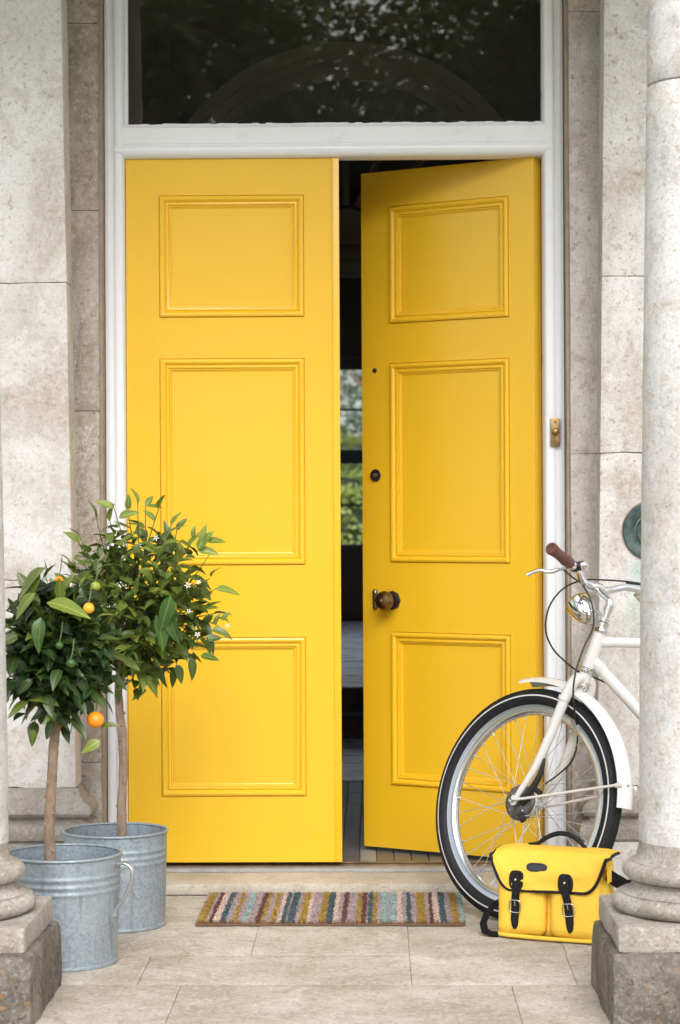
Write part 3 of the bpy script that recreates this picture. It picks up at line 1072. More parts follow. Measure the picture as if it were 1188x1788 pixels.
HY0, HY1, HX0, HX1, HZ1 = 0.302, 11.6, -1.9, 1.9, 3.9
D_SCR = 2.10
for ya_, yb_, za_, zb_ in ((HY0, 5.0, -.1, HZ1), (5.0005, 10.4, -.1, .75), (5.0005, 10.4, 3.4, HZ1), (10.4005, HY1, -.1, HZ1)):  # unseen opening left between the pieces, added to light the far floor
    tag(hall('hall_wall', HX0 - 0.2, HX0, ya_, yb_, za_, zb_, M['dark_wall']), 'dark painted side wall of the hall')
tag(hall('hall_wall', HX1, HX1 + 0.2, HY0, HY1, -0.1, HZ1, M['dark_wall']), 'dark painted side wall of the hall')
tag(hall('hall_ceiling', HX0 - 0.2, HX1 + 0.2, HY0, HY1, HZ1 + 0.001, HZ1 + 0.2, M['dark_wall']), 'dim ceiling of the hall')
fl = bpy.data.objects.new('hall_floor', None)
col.objects.link(fl)
tag(fl, 'dark hall floor of wooden blocks and grey boards', None, None, 'structure')
bm = NB()
box(bm, HX0, HX1, 0.105, HY1, -0.1, 0.040)
lpart('floor_bed', bm, M['riser'], fl)
# wood blocks of the lobby
xg = G(609.1, 1376, 0.05).x
pitch, plen = 0.0575, 0.365
y0b = 0.11
me_d = me_l = None
for i in range(-6, 7):
    for j in range(6):
        xa = xg + i * pitch
        ya = y0b + j * plen - 0.03
        za = 0.05
        dark = (i % 2 == 0)
        if ya < y0b:
            ya = y0b
        key = 'block_light' if abs(i) == 1 and not (j == 3 and i == 1) else ('block_dark' if i % 2 == 0 else 'block_shade')  # outer odd columns: darker colour stands for the shadow below the ajar leaf
        bm = NB()
        box(bm, xa + 0.002, xa + pitch - 0.002, ya + 0.003, y0b + (j + 1) * plen - 0.033, 0.0405, za - random.random() * 0.0012, 0.0012)
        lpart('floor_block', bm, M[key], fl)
for (xa, xb) in ((HX0 + .001, xg - 6 * pitch - 0.001), (xg + 7 * pitch + 0.001, HX1 - .001)):
    bm = NB()
    box(bm, xa, xb, y0b, 2.25, 0.0405, 0.0495)
    lpart('floor_border', bm, M['block_dark'], fl)
# screen boards running across, then two steps up to the far room
random.seed(11)
yb = 2.30
meb = None
while yb < 4.0:
    wd = 0.14 + random.random() * 0.05
    bm = NB()
    box(bm, HX0 + .001, HX1 - .001, yb, yb + wd - 0.005, 0.0405, 0.05 + random.uniform(-.0015, .0015), 0.003)
    lpart('floorboard', bm, M['board'], fl)
    yb += wd
bm = NB()
box(bm, HX0 + .001, HX1 - .001, 4.06, 4.40, 0.0405, 0.165, 0.006)
lpart('step', bm, M['riser'], fl)
bm = NB()
box(bm, HX0 + .001, HX1 - .001, 4.401, HY1 - .001, 0.0405, 0.27, 0.006)
lpart('landing', bm, M['riser'], fl)
yb = 4.41
while yb < 11.3:
    wd = 0.22 + random.random() * 0.16
    bm = NB()
    box(bm, HX0 + .001, HX1 - .001, yb, min(yb + wd, HY1 - .01) - 0.012, 0.2705, 0.284 + random.uniform(-.002, .002), 0.004)
    lpart('floorboard', bm, M['board'], fl)
    yb += wd
# lobby screen: an arched fanlight over an open doorway
scn = thing('fanlight_screen', 'dim arched fanlight with radiating bars inside the dark hall', 'fanlight', (0, D_SCR, 0))
acx = P(604, 385, D_SCR).x
acz, aR = 2.335, 0.815


def arc_pts(r, n=40):
    return [(acx + r * math.cos(math.pi * i / n), acz + r * math.sin(math.pi * i / n)) for i in range(n + 1)]


bm = NB()
outer = [(HX0, acz), ] + [(HX0, HZ1), (HX1, HZ1), (HX1, acz)]
ar = arc_pts(aR - 0.01)
# wall above the doorway, cut round the arch
ol = [(HX0 + .001, acz - 0.03), (HX0 + .001, HZ1), (HX1 - .001, HZ1), (HX1 - .001, acz - 0.03), (acx + aR - 0.01, acz - 0.03)] + ar + [(acx - aR + 0.01, acz - 0.03)]
prism(bm, ol, (0, D_SCR, 0), (1, 0, 0), (0, 0, 1), (0, 1, 0), 0.15)
for s in (-1, 1):
    xa, xb = (HX0 + .001, acx - aR + 0.03) if s < 0 else (acx + aR - 0.03, HX1 - .001)
    box(bm, xa, xb, D_SCR + 0.001, D_SCR + 0.149, 0.04, acz - 0.032)
part('screen_wall', bm, M['dark_wall'], scn)
for (ra, rb, dp) in ((aR, aR - 0.055, 0.045), (aR - 0.0555, aR - 0.10, 0.03), (aR - 0.1005, aR - 0.15, 0.018)):
    bm = NB()
    A = arc_pts(ra, 48)
    B = arc_pts(rb, 48)
    prism(bm, A + B[::-1], (0, D_SCR - dp, 0), (1, 0, 0), (0, 0, 1), (0, 1, 0), dp + 0.02, 0.006)
    part('arch_moulding', bm, M['fan_paint'], scn, 40)
for kk in range(1, 8):
    a_ = math.pi * kk / 8
    p0 = Vector((acx + 0.13 * math.cos(a_), D_SCR + 0.05, acz + 0.02 + 0.13 * math.sin(a_)))
    p1 = Vector((acx + (aR - .14) * math.cos(a_), D_SCR + 0.05, acz + (aR - .14) * math.sin(a_)))
    bm = NB()
    tube(bm, [p0, p1], 0.017, 6)
    part('fan_bar', bm, M['fan_paint'], scn)
bm = NB()
prism(bm, [(acx + .13 * math.cos(math.pi * i / 16), acz + .13 * math.sin(math.pi * i / 16)) for i in range(17)], (0, D_SCR + 0.02, 0), (1, 0, 0), (0, 0, 1), (0, 1, 0), 0.05)
part('fan_hub', bm, M['fan_paint'], scn)
bm = NB()
extrude_x(bm, [(D_SCR + 0.10, acz - .01), (D_SCR - 0.06, acz - .01), (D_SCR - .06, acz - .03), (D_SCR - .04, acz - .045), (D_SCR - .03, acz - .07), (D_SCR - .03, acz - .085), (D_SCR - .015, acz - .10), (D_SCR - .015, acz - .135), (D_SCR - 0.03, acz - .14), (D_SCR - .03, acz - .152), (D_SCR + .10, acz - .152)], acx - aR - 0.04, acx + aR + 0.04)
part('cornice', bm, M['fan_paint'], scn)
# far wall and its sash window
DW = 11.6
wx = P(616, 800, DW).x
zs0, zs1 = P(616, 955, DW).z, P(616, 640, DW).z
WX0, WX1 = wx - 1.3, wx + 1.3
fw = tag(link('hall_end_wall', None), 'dark panelled end wall of the hall round the garden window', None, None, 'structure')
bm = NB()
box(bm, -2.1, WX0, DW, DW + 0.25, -0.1, 4.1)
box(bm, WX1, 2.1, DW, DW + 0.25, -0.1, 4.1)
box(bm, WX0 + .0005, WX1 - .0005, DW, DW + 0.25, zs1, 4.1)
box(bm, WX0 + .0005, WX1 - .0005, DW, DW + 0.25, -0.1, zs0)
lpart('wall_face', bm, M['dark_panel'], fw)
bm = NB()
box(bm, HX0 + .001, HX1 - .001, DW - 0.03, DW - 0.0005, 0.29, zs0 - 0.05)
box(bm, WX0 - 0.12, WX1 + 0.12, DW - 0.05, DW - 0.0006, zs1 + 0.002, zs1 + 0.10, 0.01)
lpart('panelling', bm, M['dark_panel'], fw)
wn = thing('sash_window', 'sash window onto the garden at the far end of the hall', 'window', (wx, DW + 0.1, zs0))
bm = NB()
yw = DW + 0.08
zm0, zm1 = P(616, 809, DW).z, P(616, 785, DW).z
zb1, zb2 = P(616, 714.5, DW).z, P(616, 882, DW).z
box(bm, WX0 + .001, WX0 + 0.05, yw, yw + .05, zs0 + .001, zs1 - .001)
box(bm, WX1 - 0.05, WX1 - .001, yw, yw + .05, zs0 + .001, zs1 - .001)
box(bm, WX0 + 0.051, WX1 - 0.051, yw - 0.01, yw + .06, zm0, zm1)
box(bm, WX0 + 0.051, WX1 - 0.051, yw, yw + .05, zs0 + .0008, zs0 + 0.02)
box(bm, WX0 + 0.051, WX1 - 0.051, yw, yw + .05, zs1 - 0.02, zs1 - .0008)
part('sash', bm, M['sash'], wn)
for zz in (zb1, zb2):
    bm = NB()
    box(bm, WX0 + 0.051, WX1 - 0.051, yw + .01, yw + .04, zz - 0.009, zz + 0.009)
    part('glazing_bar', bm, M['sash'], wn)
for za, zb in ((zs0 + .02, zb2 - .009), (zb2 + .009, zm0), (zm1, zb1 - .009), (zb1 + .009, zs1 - .02)):
    bm = NB()
    box(bm, WX0 + 0.0505, WX1 - 0.0505, yw + .022, yw + .026, za - 0.002, zb + 0.002)
    part('pane', bm, M['glass'], wn)

# ------------------------------------------------------------------ foliage helpers
def leaf_shape(l=1.0, w_=0.4, droop=0.25, fold=0.22, seed=0, nl=6):
    """a pointed citrus leaf lying along +x, verts and quads"""
    rnd = random.Random(seed)
    vs_, fs_ = [], []
    tw = rnd.uniform(-0.25, 0.25)
    for i in range(nl + 1):
        t_ = i / nl
        hw = 0.5 * w_ * (math.sin(math.pi * min(1, t_ ** 0.80)) ** 0.75) * (1 - 0.25 * t_) if 0 < i < nl else 0.004
        x = t_ * l
        z = -droop * t_ * t_ * l
        for j in (-2, -1, 0, 1, 2):
            y = hw * j / 2
            zz = z + abs(y) * fold * 2 * (1.0 if abs(j) == 2 else 1.1) - (0.10 * hw if abs(j) == 2 else 0) + tw * y * t_ + 0.02 * math.sin(9 * t_ + seed) * abs(j) / 2 * w_
            vs_.append((x, y, zz))
    for i in range(nl):
        for j in range(4):
            a = i * 5 + j
            fs_.append((a, a + 5, a + 6, a + 1))
    return vs_, fs_


def leaf_mesh(name, mat, seed, **kw):
    v_, f_ = leaf_shape(seed=seed, **kw)
    me = bpy.data.meshes.new(name)
    me.from_pydata(v_, [], f_)
    for p in me.polygons:
        p.use_smooth = True
    me.materials.append(mat)
    return me


def orient(x, up, size, roll=0):
    x = Vector(x).normalized()
    z = (Vector(up) - x * Vector(up).dot(x))
    if z.length < 1e-3:
        z = Vector((0, -1, 0)) - x * (-x.y)
    z.normalize()
    y = z.cross(x)
    mm = Matrix((x, y, z)).transposed().to_4x4() @ Matrix.Rotation(roll, 4, 'X')
    return mm @ Matrix.Scale(size, 4)


def far_tree(name, label, loc, h, cr, mat, seed, group=None, nclump=60, per=60, lsz=0.34):
    """trunk with limbs and a crown of leaf sprays in clumps"""
    rnd = random.Random(seed)
    o = thing(name, label, 'tree', loc, group)
    L = Vector(loc)
    bm = NB()
    tube(bm, [L, L + Vector((0.1, 0, h * .25)), L + Vector((-.1, .1, h * .5)), L + Vector((0, 0, h * .85))], [.035 * h, .026 * h, .018 * h, .006 * h], 8, 4)
    for i in range(9):
        a_ = i * 2.4
        z0 = h * (.25 + .06 * i)
        tube(bm, [L + Vector((0, 0, z0)), L + Vector((math.cos(a_) * cr * .45, math.sin(a_) * cr * .45, z0 + h * .10)), L + Vector((math.cos(a_) * cr * .85, math.sin(a_) * cr * .85, z0 + h * .17))], [.012 * h, .008 * h, .003 * h], 6, 3)
    part('trunk', bm, M['bark'], o, 50)
    v_, f_ = [], []
    for c_ in range(nclump):
        th_, ph = rnd.uniform(0, 6.283), math.acos(rnd.uniform(-0.75, 1))
        rr = cr * rnd.uniform(.35, 1.0)
        cc = Vector((math.cos(th_) * math.sin(ph) * rr, math.sin(th_) * math.sin(ph) * rr, h * .60 + math.cos(ph) * rr * h * .38 / cr))
        cs = cr * rnd.uniform(.16, .34)
        for q in range(per):
            p = cc + Vector((rnd.gauss(0, .5), rnd.gauss(0, .5), rnd.gauss(0, .38))) * cs
            d = Vector((rnd.uniform(-1, 1), rnd.uniform(-1, 1), rnd.uniform(-.6, .5))).normalized()
            s = lsz * rnd.uniform(.6, 1.3)
            sd = d.cross(Vector((rnd.uniform(-1, 1), rnd.uniform(-1, 1), 1))).normalized() * s * .32
            k_ = len(v_)
            v_ += [p, p + d * s * .5 + sd, p + d * s, p + d * s * .5 - sd]
            f_.append((k_, k_ + 1, k_ + 2, k_ + 3))
    me = bpy.data.meshes.new('crown')
    me.from_pydata([tuple(q) for q in v_], [], f_)
    me.materials.append(mat)
    link('crown', me, o)
    return o


def copy_tree(src, loc, rz, s, label, group):
    o = src.copy()
    col.objects.link(o)
    o.location = loc
    o.rotation_euler = (0, 0, rz)
    o.scale = (s, s, s * random.uniform(.9, 1.1))
    o['label'] = label
    o['group'] = group
    for ch in src.children:
        c = ch.copy()
        col.objects.link(c)
        c.parent = o
    return o


# big trees across the drive: the transom glass mirrors them
gr_t = 'trees mirrored in the transom glass'
lab = 'broad dark green tree mirrored in the transom glass'
t0 = far_tree('mirrored_tree', lab, (-3.6, -34, -.15), 13.4, 4.9, M['tree_leaf'], 1, gr_t, 230, 170, .23)
copy_tree(t0, (5.0, -34, -.15), 0.6, 1.04, lab, gr_t)
copy_tree(t0, (1.6, -41, -.15), 4.0, 0.86, lab, gr_t)
copy_tree(t0, (4.6, -45, -.15), 5.4, 1.0, lab, gr_t)
copy_tree(t0, (8.2, -44, -.15), 3.0, 1.15, lab, gr_t)
copy_tree(t0, (13.5, -37, -.15), 1.1, 1.05, lab, gr_t)
copy_tree(t0, (-12.0, -38, -.15), 5.1, 1.05, lab, gr_t)
# the garden beyond the hall window
gx = lambda u_, v_, y_: P(u_, v_, y_)


def hedge(name, label, x0, x1, y, dpt, h, mat, seed, n=5200, lsz=.12):
    rnd = random.Random(seed)
    o = thing(name, label, 'hedge', ((x0 + x1) / 2, y, -.15))
    bm = NB()
    rough_box(bm, x0 + .1, x1 - .1, y + .08, y + dpt - .08, -.15, h - .08, .1, .05, .3, seed)
    part('hedge_core', bm, M['fill_dark'], o)
    v_, f_ = [], []
    for i in range(n):
        face = rnd.random()
        bx = rnd.uniform(x0, x1)
        ht = h + .12 * noise.noise(Vector((bx * .9, seed, 0))) + .05 * noise.noise(Vector((bx * 4, seed, 3)))
        p = Vector((bx, y, rnd.uniform(-.15, ht))) if face < .55 else Vector((bx, rnd.uniform(y, y + dpt), ht))
        p += Vector((rnd.gauss(0, .03), rnd.gauss(0, .04), rnd.gauss(0, .03)))
        d = Vector((rnd.uniform(-1, 1), rnd.uniform(-1, .2), rnd.uniform(-.2, 1))).normalized()
        s = lsz * rnd.uniform(.6, 1.2)
        sd = d.cross(Vector((rnd.uniform(-1, 1), rnd.uniform(-1, 1), .3))).normalized() * s * .35
        k_ = len(v_)
        v_ += [p - o.location, p + d * s * .5 + sd - o.location, p + d * s - o.location, p + d * s * .5 - sd - o.location]
        f_.append((k_, k_ + 1, k_ + 2, k_ + 3))
    me = bpy.data.meshes.new('hedge_leaves')
    me.from_pydata([tuple(q) for q in v_], [], f_)
    me.materials.append(mat)
    tag(link('hedge_leaves', me, o), kind='stuff')
    return o


hedge('clipped_hedge', 'lower clipped yellow green hedge seen through the hall window', -4, 5, 26, 1.6, P(616, 862, 26).z, M['hedge'], 2)
hedge('clipped_hedge', 'taller clipped hedge behind the lower one through the hall window', -5, 6, 31, 1.6, P(616, 828, 31).z, M['hedge'], 5)
hedge('clipped_hedge', 'loose light green shrub border farthest down the garden', -7, 8, 44, 2.5, P(616, 772, 44).z, M['hedge'], 8, 9000, .16)
rnd = random.Random(5)
v_, f_ = [], []
for i in range(9000):
    p = Vector((rnd.uniform(-1.5, 2.2), rnd.uniform(17, 23), -.16))
    hgt = rnd.uniform(.15, .42)
    d = Vector((rnd.gauss(0, .09), rnd.gauss(0, .09), hgt))
    k_ = len(v_)
    v_ += [p, p + Vector((.012, 0, 0)), p + d]
    f_.append((k_, k_ + 1, k_ + 2))
me = bpy.data.meshes.new('long_grass')
me.from_pydata([tuple(q) for q in v_], [], f_)
M['long_grass'] = leaf_mat('long pale grass', (.16, .21, .06), (.30, .34, .13), .7, True)
me.materials.append(M['long_grass'])
tag(link('long_grass', me), 'long pale grass outside the hall window', None, None, 'stuff')
gg = 'grey green trees at the end of the garden'
gl_ = 'hazy grey green tree beyond the hedges in the hall window'
t1 = far_tree('garden_tree', gl_, (-1.6, 52, -.15), 9.5, 3.0, M['tree_leaf_haze'], 21, gg, 60, 60, .26)
copy_tree(t1, (4.2, 58, -.15), 1.2, 1.25, gl_, gg)
copy_tree(t1, (-7.0, 60, -.15), 2.2, 1.3, gl_, gg)
copy_tree(t1, (1.0, 66, -.15), 3.2, 1.2, gl_, gg)
far_tree('garden_tree', 'dark overhanging tree at the right of the hall window', (gx(652, 700, 40).x + .75, 40, -.15), 9.0, 2.0, M['tree_leaf'], 33, None, 34, 60, .20)


# ------------------------------------------------------------------ buckets
def bucket(label, c, r0, r1, h, handle_az, seed):
    o = thing('galvanised_bucket', label, 'bucket', c, 'galvanised buckets holding the orange trees')
    rad = lambda z: r0 + (r1 - r0) * z / h
    prof = []

    def ribs(z):
        b_ = 0.0
        for zc in (h * .69, h * .755, h * .825):
            b_ += 0.0022 * math.exp(-((z - zc) / 0.0052) ** 2)
        return b_
    bm = NB()
    nz = 90
    prof = [(0, 0.010), (rad(0) - 0.006, 0.010), (rad(0) - 0.006, 0.0), (rad(0) + 0.003, 0.0), (rad(0) + 0.004, 0.004), (rad(0) + 0.003, 0.008), (rad(0.009), 0.0095)]
    for i in range(nz + 1):
        z = 0.012 + (h - 0.012) * i / nz
        prof.append((rad(z) + ribs(z), z))
    for i in range(nz + 1):
        z = h - (h - 0.02) * i / nz
        prof.append((rad(z) - 0.0016 + ribs(z), z))
    prof.append((0, 0.02))
    lathe(bm, prof, (0, 0, 0), (0, 0, 1), 72)
    for q in bm.verts:
        a_ = math.atan2(q.co.y, q.co.x)
        d = 1 + 0.004 * math.sin(2 * a_ + seed) + 0.0025 * math.sin(5 * a_ + seed * 3 + q.co.z * 9)
        q.co.x *= d
        q.co.y *= d
    lpart('bucket_body', bm, M['galv'], o, 45)
    bm = NB()
    n_ = 72
    tube(bm, [Vector((math.cos(6.28319 * i / n_) * (rad(h) + 0.001) * (1 + 0.004 * math.sin(2 * 6.28319 * i / n_ + seed)), math.sin(6.28319 * i / n_) * (rad(h) + 0.001) * (1 + 0.004 * math.sin(2 * 6.28319 * i / n_ + seed)), h)) for i in range(n_ + 1)], 0.0042, 8, 0, False)
    lpart('rolled_rim', bm, M['galv'], o, 60)
    bm = NB()
    a_ = 1.85 + seed
    e = Vector((math.cos(a_), math.sin(a_), 0))
    t_ = Vector((-e.y, e.x, 0))
    for s_ in (-1, 1):
        rr_ = rad(h * .5) + (0.0012 if s_ > 0 else -0.0030)
        bm2 = [e * (rad(0.03) + (0.0008 if s_ > 0 else -0.0026)) + Vector((0, 0, .03)), e * (rad(h - .012) + (0.0008 if s_ > 0 else -0.0026)) + Vector((0, 0, h - .012))]
        tube(bm, bm2, 0.0017, 6)
    lpart('seam', bm, M['galv'], o, 60)
    for az in handle_az:
        e = Vector((math.cos(az), math.sin(az), 0))
        t_ = Vector((-e.y, e.x, 0))
        q = [e * (rad(h - .022) + .001) + Vector((0, 0, h - .022)), e * (rad(h) + .022) + Vector((0, 0, h - .021)), e * (rad(h) + .040) + Vector((0, 0, h - .032)), e * (rad(h) + .043) + Vector((0, 0, h - .055)), e * (rad(h * .7) + .028) + Vector((0, 0, h * .64)), e * (rad(h * .5) + .003) + Vector((0, 0, h * .50)), e * (rad(h * .4) + .0015) + Vector((0, 0, h * .44))]
        bm = NB()
        for s_ in (-1, 0, 1):
            tube(bm, [p + t_ * s_ * .0045 for p in q], [.0042] * len(q), 8, 6)
        lpart('handle', bm, M['galv_wire'], o, 60)
    bm = NB()
    zs_ = h * .70
    lathe(bm, [(0, zs_ + .012), (rad(zs_) * .5, zs_ + .008), (rad(zs_) - .003, zs_)], (0, 0, 0), (0, 0, 1), 24)
    for q in bm.verts:
        q.co.z += .006 * noise.noise(q.co * 40)
    tag(lpart('soil', bm, M['soil'], o, 60), kind='stuff')
    return o


cb_front = G(109, 1669)
cb_front = Vector((P(108, 1669, cb_front.y).x, cb_front.y - 0.0, 0))
yb_f = G(110, 1698).y + 0.142
cF = Vector((P(111, 1669, yb_f).x, yb_f, 0.001))
yb_b = G(205, 1630).y + 0.142
cB = Vector((P(203, 1605, yb_b).x, yb_b, 0.001))
bucket('galvanised bucket in front, by the left column, its side handle towards the mat', cF, 0.142, 0.1545, 0.288, [-0.25, 2.9], 0.0)
bucket('galvanised bucket behind, beside the closed door leaf', cB, 0.142, 0.149, 0.272, [2.0], 0.45)


# ------------------------------------------------------------------ orange trees
def citrus(label, c, trunk_pts, trunk_r, cc, rad3, seed, mats, fill, n_twig, per, lsize, droop, up_bias, fruits, blossoms, specials, dirs=None):
    rnd = random.Random(seed)
    o = thing('orange_tree', label, 'tree', c, 'potted orange trees')
    bm = NB()
    pts, rr = [], []
    for i, p in enumerate(trunk_pts):
        pts.append(Vector(p))
        rr.append(trunk_r * (1 - .18 * i / len(trunk_pts)))
    tube(bm, pts, rr, 12, 7)
    for q in bm.verts:
        n1 = noise.noise(q.co * 38 + Vector((seed, 0, 0)))
        ax = Vector((c[0], c[1], q.co.z))
        q.co += Vector((n1, noise.noise(q.co * 30), 0)) * 0.0022
    for i in range(9):
        k_ = rnd.randint(0, len(pts) - 2)
        p = pts[k_].lerp(pts[k_ + 1], rnd.random())
        a_ = rnd.uniform(math.pi, 2 * math.pi)
        tube(bm, [p, p + Vector((math.cos(a_), math.sin(a_), .2)) * trunk_r * 1.12], [trunk_r * .55, trunk_r * .3], 7)
    part('trunk', bm, M['bark'], o, 60)
    top = Vector(trunk_pts[-1])
    cc = Vector(cc)
    # limbs and twigs
    bb = NB()
    bt = NB()
    crown_anchor = None
    leaves = []
    for i in range(n_twig):
        if dirs and i < len(dirs):
            d = Vector(dirs[i][:3]).normalized()
            rl = dirs[i][3]
        else:
            # even spread over the sphere, with jitter
            zf = 1 - 2 * (i + .5) / n_twig
            th_ = i * 2.39996 + rnd.uniform(-.25, .25)
            sr = math.sqrt(max(0, 1 - zf * zf))
            d = Vector((math.cos(th_) * sr, math.sin(th_) * sr, zf + rnd.uniform(-.12, .12))).normalized()
            rl = rnd.uniform(.80, 1.05)
        start = cc + Vector((d.x * rad3[0], d.y * rad3[1], d.z * rad3[2])) * rnd.uniform(.10, .35)
        end = cc + Vector((d.x * rad3[0], d.y * rad3[1], d.z * rad3[2])) * rl
        sag = Vector((0, 0, up_bias * rad3[2] * rnd.uniform(.3, 1.0)))
        mid = (start + end) / 2 - sag * .3 + Vector((rnd.gauss(0, .012), rnd.gauss(0, .012), 0))
        end = end + sag * .4
        if i % 3 == 0:
            tube(bb, [top - Vector((0, 0, .02)), (top + start) / 2 + Vector((rnd.gauss(0, .01), rnd.gauss(0, .01), 0)), start], [trunk_r * .5, trunk_r * .33, .0032], 6, 3)
        tube(bt, [start, mid, end], [.0030, .0021, .0011], 5, 4)
        for q in range(per):
            t_ = .22 + .78 * (q + rnd.uniform(-.3, .3) + .6) / per
            t_ = min(max(t_, 0.05), 1.0)
            p = start * (1 - t_) ** 2 + mid * 2 * t_ * (1 - t_) + end * t_ * t_
            tg = ((mid - start) * (1 - t_) + (end - mid) * t_).normalized()
            a_, e1, e2 = frame_of(tg)
            az = q * 2.39996 + i
            side = e1 * math.cos(az) + e2 * math.sin(az)
            ang = R(rnd.uniform(30, 62)) if q < per - 1 else R(8)
            dl_ = tg * math.cos(ang) + side * math.sin(ang) + Vector((rnd.gauss(0, .28), rnd.gauss(0, .28), -droop * rnd.uniform(.0, 1.2) + rnd.gauss(0, .25)))
            leaves.append((p, dl_.normalized(), t_, d))
    part('branches', bb, M['bark'], o, 60)
    part('twigs', bt, M['twig'], o, 60)
    # dense inner leaves, joined; the countable ones hang on it one by one
    v_, f_ = [], []
    for i in range(fill):
        d = Vector((rnd.gauss(0, 1), rnd.gauss(0, 1), rnd.gauss(0, 1))).normalized() * (rnd.random() ** .40) * (.90 if rnd.random() < .8 else 1.0)
        p = cc + Vector((d.x * rad3[0], d.y * rad3[1], d.z * rad3[2]))
        x = Vector((rnd.uniform(-1, 1), rnd.uniform(-1, .6), rnd.uniform(-.7, .8)))
        s = lsize * rnd.uniform(.6, 1.05)
        mm = Matrix.Translation(p) @ orient(x, (rnd.uniform(-.4, .4), rnd.uniform(-.7, .2), 1), s, rnd.uniform(-.5, .5))
        lv, lf_ = leaf_shape(seed=rnd.randint(0, 9), w_=rnd.uniform(.44, .58), droop=rnd.uniform(.1, .4), nl=4)
        k_ = len(v_)
        v_ += [tuple(mm @ Vector(q) - Vector(c)) for q in lv]
        f_ += [tuple(k_ + a for a in ff) for ff in lf_]
    me = bpy.data.meshes.new('crown')
    me.from_pydata(v_, [], f_)
    for p in me.polygons:
        p.use_smooth = True
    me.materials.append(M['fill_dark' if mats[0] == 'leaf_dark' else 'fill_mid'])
    crown = tag(link('crown', me, o), kind='stuff')
    protos = {}
    for mk in sorted(set(mats + ['leaf_big', 'leaf_new', 'leaf_mid', 'leaf_dark'])):
        protos[mk] = [leaf_mesh('leaf', M[mk], s_ + 10, w_=[.50, .56, .44, .52, .58, .46][s_], droop=[.12, .3, .2, .42, .08, .28][s_], fold=[.25, .15, .32, .2, .12, .36][s_]) for s_ in range(6)]
    rnd.shuffle(leaves)
    for (p, dl_, t_, d) in leaves[:300 - len(specials)]:
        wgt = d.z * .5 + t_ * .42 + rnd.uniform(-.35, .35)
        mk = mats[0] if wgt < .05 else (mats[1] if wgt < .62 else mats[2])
        s = lsize * rnd.uniform(.70, 1.18) * (1.0 - .18 * t_ * (d.z > .3))
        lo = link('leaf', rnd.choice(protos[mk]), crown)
        up = Vector((rnd.gauss(0, .30), -.35 + rnd.gauss(0, .30), 1))
        lo.matrix_local = Matrix.Translation(p - Vector(c)) @ orient(dl_, up, s, rnd.uniform(-.4, .4))
    for (p, dl_, s, mk, up) in specials:
        lo = link('leaf', protos[mk][[3, 1, 5][int(s * 1000) % 3]], crown)
        lo.matrix_local = Matrix.Translation(Vector(p) - Vector(c)) @ orient(dl_, up, s, 0)
    for (p, r, mk) in fruits:
        bm = NB()
        p = Vector(p)
        lathe(bm, [(0, r * .94)] + [(r * math.sin(math.pi * i / 14) * (1 + .02 * (i > 7)), r * .96 * math.cos(math.pi * i / 14)) for i in range(1, 14)] + [(0, -r * .95)], p, (0.15, -.1, 1), 20)
        fo = part('orange', bm, M[mk], o, 60)
        bm = NB()
        tube(bm, [p + Vector((0, 0, r * .9)), p + Vector((.004, .006, r + .018)), p + Vector((.006, .02, r + .05))], .0016, 5, 3)
        part('fruit_stalk', bm, M['twig'], fo)
    if blossoms:
        bm = NB()
        for i in range(5):
            a_ = 2 * math.pi * i / 5
            d = Vector((math.cos(a_), math.sin(a_), .12))
            sd = Vector((-d.y, d.x, 0)) * .30
            pv_ = [bm.verts.new(q) for q in (d * .08, d * .5 + sd * .62 + Vector((0, 0, -.02)), d * .85 + sd * .42 + Vector((0, 0, -.05)), d * 1.0 + Vector((0, 0, -.16)), d * .85 - sd * .42 + Vector((0, 0, -.05)), d * .5 - sd * .62 + Vector((0, 0, -.02)))]
            bm.faces.new(pv_)
        pm_ = done(bm, 'blossom', M['petal'])
        bm = NB()
        for i in range(5):
            a_ = 1.256 * i + .4
            tube(bm, [Vector((0, 0, 0)), Vector((math.cos(a_) * .13, math.sin(a_) * .13, .42))], [.05, .06], 5)
        sm_ = done(bm, 'stamens', M['stamen'])
        for (p, nrm) in blossoms:
            s = rnd.uniform(.0075, .0100)
            bo = link('blossom', pm_, crown)
            bo.matrix_local = Matrix.Translation(Vector(p) - Vector(c)) @ orient((1, rnd.uniform(-.5, .5), rnd.uniform(-1, 1)), nrm, s)
            # the stamens sit in the same flower
            for src_v in ():
                pass
    return o


